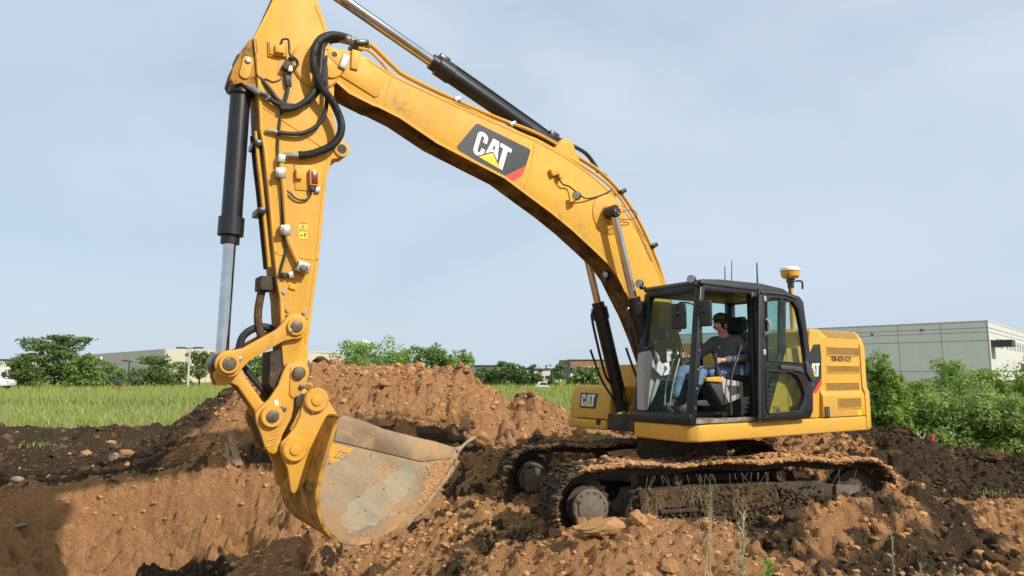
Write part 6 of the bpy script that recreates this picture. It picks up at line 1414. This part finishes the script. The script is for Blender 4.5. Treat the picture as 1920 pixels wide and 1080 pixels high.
tree('deciduous_tree', 'green tree seen between the bucket links', 'tree', 482, 664, 703, 62, 82.0, 'leaf_mid', 1800, .17, 7, 8, 'round', GT, lift=.05)
tree('deciduous_tree', 'large bright tree left of centre behind the spoil heap', 'tree', 692, 636, 706, 126, 80.0, 'leaf_bright', 5200, .18, 13, 9, 'round', GT, lift=.05)
tree('deciduous_tree', 'narrow tree between the two large trees behind the heap', 'tree', 756, 652, 706, 50, 84.0, 'leaf_mid', 1700, .18, 7, 10, 'round', GT, lift=.05)
tree('deciduous_tree', 'large tree right of centre behind the spoil heap', 'tree', 812, 648, 708, 96, 80.0, 'leaf_mid', 4200, .18, 11, 11, 'round', GT, lift=.05)
tree('deciduous_tree', 'airy tree at the right end of the trees behind the heap', 'tree', 862, 653, 708, 62, 78.0, 'leaf_bright', 2300, .18, 8, 12, 'round', GT, lift=.08)
tree('deciduous_tree', 'dark rounded tree above the grass right of the heap', 'tree', 958, 677, 716, 62, 88.0, 'leaf_dark', 2200, .18, 8, 13, 'round', GT, lift=0)
tree('deciduous_tree', 'low dark tree in front of the grey shed', 'tree', 912, 688, 714, 56, 90.0, 'leaf_dark', 1600, .18, 6, 14, 'round', GT, lift=0)
tree('deciduous_tree', 'slim dark tree left of the small beige block', 'tree', 1000, 681, 717, 36, 86.0, 'leaf_dark', 1300, .17, 6, 15, 'round', GT, lift=0)
tree('conifer', 'small pointed conifer in front of the small beige block', 'tree', 1034, 692, 719, 24, 84.0, 'leaf_dark', 1000, .16, 7, 16, 'cone', GT)
tree('deciduous_tree', 'small dark tree left of the orange office block', 'tree', 1048, 678, 716, 34, 96.0, 'leaf_dark', 1100, .18, 6, 17, 'round', GT, lift=.1)
tree('deciduous_tree', 'mid green tree under the orange office block', 'tree', 1092, 686, 718, 54, 88.0, 'leaf_mid', 1700, .18, 7, 18, 'round', GT, lift=0)
tree('deciduous_tree', 'tree beside the boom cylinder under the office block', 'tree', 1130, 680, 718, 46, 86.0, 'leaf_mid', 1500, .18, 6, 19, 'round', GT, lift=0)
tree('deciduous_tree', 'low tree half hidden behind the cab front', 'tree', 1175, 688, 718, 56, 88.0, 'leaf_mid', 1400, .18, 6, 20, 'round', GT, lift=0)
GS = 'shrubs on the right'
tree('young_maple', 'tall bright young tree rising right behind the counterweight', 'tree', 1656, 648, 815, 105, 15.5, 'leaf_bright', 12000, .045, 12, 30, 'round', GS, .03, lift=0)
tree('shrub', 'bright green shrub right of the young tree', 'shrub', 1722, 692, 830, 130, 16.2, 'leaf_bright', 9000, .042, 12, 31, 'bush', GS, .03)
tree('shrub', 'green shrub in front of the warehouse wall', 'shrub', 1775, 688, 840, 160, 18.5, 'leaf_mid', 9000, .048, 12, 32, 'bush', GS, .03)
tree('shrub', 'tall shrub under the warehouse corner', 'shrub', 1845, 664, 840, 160, 19.5, 'leaf_bright', 13000, .050, 13, 33, 'bush', GS, .03)
tree('shrub', 'dense green shrub at the right edge', 'shrub', 1925, 648, 850, 190, 18.8, 'leaf_bright', 11000, .050, 13, 34, 'bush', GS, .03)
tree('willow_shrub', 'grey-green willowy shrub in front of the others', 'shrub', 1812, 722, 868, 200, 15.6, 'leaf_grey', 16000, .042, 16, 35, 'bush', GS, .03)
tree('willow_shrub', 'grey-green willowy shrub at the right edge behind the dark bank', 'shrub', 1912, 728, 880, 160, 15.2, 'leaf_grey', 13000, .042, 14, 36, 'bush', GS, .03)
tree('shrub', 'shrub low behind the excavator counterweight', 'shrub', 1620, 742, 815, 110, 17.0, 'leaf_mid', 6000, .045, 9, 37, 'bush', GS, .03)
# distant wooded rise
r_ = np.random.default_rng(77); cs_, ks_ = [], []
for (pa, pb, yt, D, n) in ((545, 670, 660, 360, 26), (-80, 30, 690, 380, 18), (860, 1180, 692, 340, 50), (1500, 2200, 690, 300, 70), (180, 560, 690, 380, 50)):
    for i in range(n): px = r_.uniform(pa, pb); q = G(px, yt + r_.uniform(0, 12), D + r_.uniform(-15, 15)); k = r_.uniform(5, 9); cs_.append((q.x, q.y, max(1, q.z - k * .6))); ks_.append((k, k, k * .7))
v, f = leaves(cs_, ks_, 16000, 1.0, r_); o = np_mesh('distant_wood', v, f, 'leaf_far'); tag(o, 'dark wooded rise on the horizon', 'wood', kind='stuff')

# ================================================================ grass and small things
def blades(name, x, y, h, w, mt, label, bend=.35):
    n = len(x); z = gz(x, y); a = rng.uniform(0, 6.28, n); dx, dy = np.cos(a) * w / 2, np.sin(a) * w / 2; lx, ly = rng.normal(size=n) * bend * h, rng.normal(size=n) * bend * h
    V = np.stack([np.stack([x - dx, y - dy, z - .02], 1), np.stack([x + dx, y + dy, z - .02], 1), np.stack([x + lx, y + ly, z + h], 1)], 1).reshape(-1, 3)
    o = np_mesh(name, V, np.arange(n * 3).reshape(-1, 3), mt); tag(o, label, 'grass', kind='stuff'); return o
n = 120000; y = 19 + 34 * rng.random(n) ** 1.7; x = rng.uniform(-1, 1, n) * (.82 * y + 3); k = soil_mask(x, y) < rng.uniform(.1, .95, n) ** 1.4; k &= gz(x, y) < .75; x, y = x[k], y[k]
cl = fbm(x * .5, y * .5, 4, .55, 51); h = (.09 + .22 * rng.random(len(x)) ** 1.5) * (.5 + 1.1 * cl) * (1 + .5 * ss(26, 36, y))
blades('meadow_grass', x, y, h, .022 + .0009 * y, 'grass_blade', 'short weedy meadow grass beyond the dark soil')
n = 46000; y = 46 + 70 * rng.random(n) ** 1.3; x = rng.uniform(-1, 1, n) * (.82 * y + 3); blades('tall_grass', x, y, .25 + .40 * rng.random(n), .05 + .001 * y, 'grass_far', 'tall pale grass along the far edge of the field', .2)
def near_grass(n, cx, cy, sx, sy, h0): return rng.normal(cx, sx, n), rng.normal(cy, sy, n), h0
# bank of grass rising behind, left of the bucket
n = 9000; x = rng.uniform(-26, -13, n); y = rng.uniform(34, 42, n); blades('tall_grass', x, y, .35 + .45 * rng.random(n), .07, 'grass_blade', 'brighter tall grass left of the bucket linkage', .25)
def tuft(px, py, D, label, mt, n, h, spread, name='grass_tuft'):
    p = G(px, py, D); z = gz(p.x, D)[0]; o = empty(name, (p.x, D, z)); tag(o, label, 'grass'); V = []
    for _ in range(n):
        a = rng.uniform(0, 6.28); b = np.array([rng.normal() * spread, rng.normal() * spread * .6, -.02]); w = .006 * D / 10; hh = h * rng.uniform(.5, 1); t = b + [math.cos(a) * hh * .5, math.sin(a) * hh * .5, hh]; d = np.array([math.sin(a), -math.cos(a), 0]) * w; m_ = (b + t) / 2 + [0, 0, hh * .15]
        V.append([b - d, b + d, m_ + d * .8, t, m_ - d * .8])
    V = np.array(V).reshape(-1, 3); k_ = np.arange(len(V) // 5)[:, None] * 5; q = np.concatenate([k_ + [0, 1, 2], k_ + [0, 2, 4], k_ + [4, 2, 3]]); np_mesh('blades', V, q, mt, o)['kind'] = 'stuff'
tuft(222, 802, 16.0, 'dry grass tuft with green leaves on the dark soil, left', 'straw', 40, .35, .10); tuft(206, 806, 15.8, 'small green weed tuft beside the dry tuft on dark soil', 'weed', 30, .14, .12)
tuft(75, 790, 17.5, 'flattened pale grass tuft on the dark soil at far left', 'grass_blade', 50, .2, .25); tuft(1592, 830, 12.6, 'grass tuft on the dark bank above the near track', 'grass_blade', 60, .16, .12)
tuft(1440, 882, 11.2, 'dry grass tuft behind the near track', 'straw', 30, .12, .12); tuft(1870, 940, 10.5, 'matted grass on the dark soil at right', 'grass_blade', 50, .1, .18); tuft(1790, 868, 14.2, 'green grass strip at the foot of the shrubs', 'grass_blade', 120, .2, .45); tuft(1905, 872, 14.4, 'green grass at the foot of the shrubs, right edge', 'grass_blade', 90, .2, .35)
tuft(1120, 800, 12.8, 'green weeds on the heap below the tool box', 'weed', 40, .12, .22)
def stalk(px, y0, y1, D, label, lean=0.0, head=0.0, mt='seed', r=.004, hm='seed'):
    a, b = G(px, y1, D), G(px + lean, y0, D); z = gz(a.x, D)[0]; o = empty('grass_stalk', (a.x, D, z)); tag(o, label, 'grass stalk', 'seeding grass stalks in the foreground')
    t = V3((b.x - a.x, 0, b.z - z)); part(MB().tube([(0, 0, -.05), t * .4 + V3((-t.x * .15, 0, 0)), t * .75, t], r, 6, 5, rr=lambda q: r * (1 - .6 * q)), 'stem', mt, o)
    if head:
        V = []
        for i in range(150):
            q = t * (1 - head * rng.random() ** .9); d = V3((rng.normal(), rng.normal(), 1.2)).normalized() * rng.uniform(.016, .034) * (r / .004); s = V3((rng.normal(), rng.normal(), 0)).normalized() * .0034 * (r / .004); V += [q - s, q + s, q + d + s * .3]
        np_mesh('seed_head', np.array([v[:] for v in V]), np.arange(len(V)).reshape(-1, 3), hm, o)
stalk(1328, 915, 1085, 4.3, 'tall thin upright grass stalk crossing the near track guard', 4, .18, r=.005); stalk(1380, 966, 1085, 3.9, 'thick pale seed head standing right of the tan slab', 12, .45, r=.0075, hm='seed'); stalk(1302, 985, 1080, 4.3, 'bent pale stalk leaning over the tan slab', 28, 0, 'seed', .005)
stalk(1676, 1005, 1085, 4.3, 'short seeding stalk right of the green weed', -4, .5, r=.0035); stalk(1728, 1055, 1085, 4.2, 'tiny stalk near the bottom edge, right', -2, .5, r=.003); stalk(1788, 1058, 1085, 4.2, 'tiny pale stalk furthest right at the bottom edge', 2, .6, r=.003); stalk(1283, 1045, 1090, 4.2, 'small faint stalk below the tan slab', -3, 0, r=.003); stalk(214, 1058, 1095, 6.2, 'single blade at the bottom edge beside the dark heap', 8, 0, 'grass_blade', .006)
p = G(1440, 1072, 4.5); wz = gz(p.x, 4.5)[0]; wd_ = empty('weed_plant', (p.x, 4.5, wz)); tag(wd_, 'bright green leafy weed at the bottom edge', 'plant')
part(MB().tube([(0, 0, -.05), (.005, 0, .10), (0, 0, .2)], .005, 6), 'stem', 'weed', wd_)
lm = MB(); L_ = [(0, 0), (.25, .16), (.55, .2), (.8, .12), (1, 0), (.8, -.12), (.55, -.2), (.25, -.16)]
lm.add([(x_, y_, .12 * math.sin(x_ * 2.6) + abs(y_) * .25) for x_, y_ in L_] + [(.5, 0, .10)], [(i, (i + 1) % 8, 8) for i in range(8)]); lme = lm.data('leaf', 'weed')
top_ = G(1440, 1046, 4.5).z - wz
for i in range(26):
    o = link('leaf', lme, wd_); h_ = top_ * (.15 + .8 * i / 26); o.location = (0, 0, h_); s_ = .125 - .06 * i / 26; o.scale = (s_,) * 3; o.rotation_euler = (rng.normal() * .2, -R(10 + 45 * i / 26), i * 2.4)
# survey stake and fallen stick
p = G(1751, 846, 13.1); sk = empty('survey_stake', (p.x, 13.1, gz(p.x, 13.1)[0])); tag(sk, 'red survey stake at the foot of the shrubs', 'stake'); hz_ = max(.22, min(.4, G(1751, 830, 13.1).z - sk.location.z))
part(MB().prismz([(-.025, -.012), (.025, -.012), (.025, .012), (-.025, .012)], -.1, hz_), 'post', 'stake_red', sk, .004); part(MB().prismz([(-.028, -.015), (.028, -.015), (.028, .015), (-.028, .015)], hz_ - .05, hz_ - .015), 'tape_band', 'decal_red', sk)
a, b = G(1719, 812, 13.8), G(1746, 847, 13.4); tw = empty('fallen_stick', (b.x, b.y, b.z)); tag(tw, 'thin grey stick leaning beside the red stake', 'stick'); part(MB().tube([(0, 0, 0), (a - b) * .5 + V3((0, 0, .02)), a - b], .015, 6, 4), 'shaft', 'pole_pale', tw); part(MB().tube([(a - b) * .6, (a - b) * .75 + V3((.1, 0, .08))], .008, 5, 0), 'twig', 'pole_pale', tw)
# broken timber beside the bucket
p = G(432, 858, 11.2); tb = empty('broken_timber', (p.x, 11.2, gz(p.x, 11.2)[0] + .02)); tag(tb, 'splintered pale timber stuck in the dark soil left of the bucket', 'timber')
for (x0_, z0_, x1_, z1_, w) in ((-.05, .40, .14, -.05, .07), (-.10, .30, .02, -.08, .05), (.02, .28, .20, -.05, .05), (-.12, .12, .10, .0, .06)):
    m_ = MB(); beam(m_, (x0_, .05, z0_), (x1_, -.05, z1_), w, .03, (0, 1, 0)); part(m_, 'splinter', 'wood_split', tb, .006)
# individual clods and stones that stand out
def clod_at(px, py, D, s, mt, name='clod', sc=(1, 1, 1), rot=0.0, tilt=0.0):
    p = G(px, py, D); v, f = lump(3, int(px * 7 + py), .5, .75); o = np_mesh(name, v, f, mt, ground, smooth=False); z = gz(p.x, D)[0]; o.location = (p.x, D, z + s * sc[2] * .25); o.scale = (s * sc[0], s * sc[1], s * sc[2]); o.rotation_euler = (tilt, 0, rot); return o
for a in ((1130, 985, 7.0, .24, 'clod_tan', 'clod', (1.2, .8, .75)), (1195, 985, 7.05, .14, 'clod_tan', 'clod', (.8, .8, 1)), (1308, 1040, 4.75, .185, 'clay_slab', 'clod', (1.35, .8, .8), .35, .5), (1690, 1040, 5.0, .09, 'clod_tan'), (1650, 1005, 5.6, .09, 'clod_tan'), (1840, 1060, 4.6, .12, 'clod_tan', 'clod', (1.3, .9, .9), .7, .3), (240, 876, 12.2, .17, 'clod_tan', 'clod', (1.2, .9, .8)), (215, 868, 12.4, .13, 'stone', 'stone'), (170, 835, 13.6, .14, 'clod_tan'), (160, 850, 13.2, .13, 'clod_tan'), (42, 936, 10.9, .10, 'stone', 'stone', (1.2, 1, .7)), (30, 905, 11.8, .12, 'stone', 'stone'), (1105, 1063, 5.2, .10, 'stone', 'stone', (.8, .6, 1)), (960, 1000, 6.2, .10, 'clod_tan'), (870, 1050, 6.6, .10, 'clod_dark', 'clod', (1.2, .8, .7)), (815, 1030, 6.8, .07, 'clod_tan'), (830, 1024, 6.8, .06, 'clod_tan'), (560, 1055, 7.6, .14, 'clod_dark', 'clod', (1.2, .6, .9)), (1858, 855, 13.0, .20, 'clod_dark', 'clod', (1.0, 1, 1)), (1690, 830, 12.9, .24, 'clod_dark'), (600, 690, 14.0, .25, 'clod_dark', 'clod', (1, 1, 1.1)), (560, 706, 14.0, .22, 'clod_dark'), (820, 800, 11.8, .22, 'clod_dark', 'clod', (1.8, .6, .8)), (850, 795, 11.8, .18, 'clod_dark', 'clod', (1.4, .6, .7))):
    clod_at(*a)
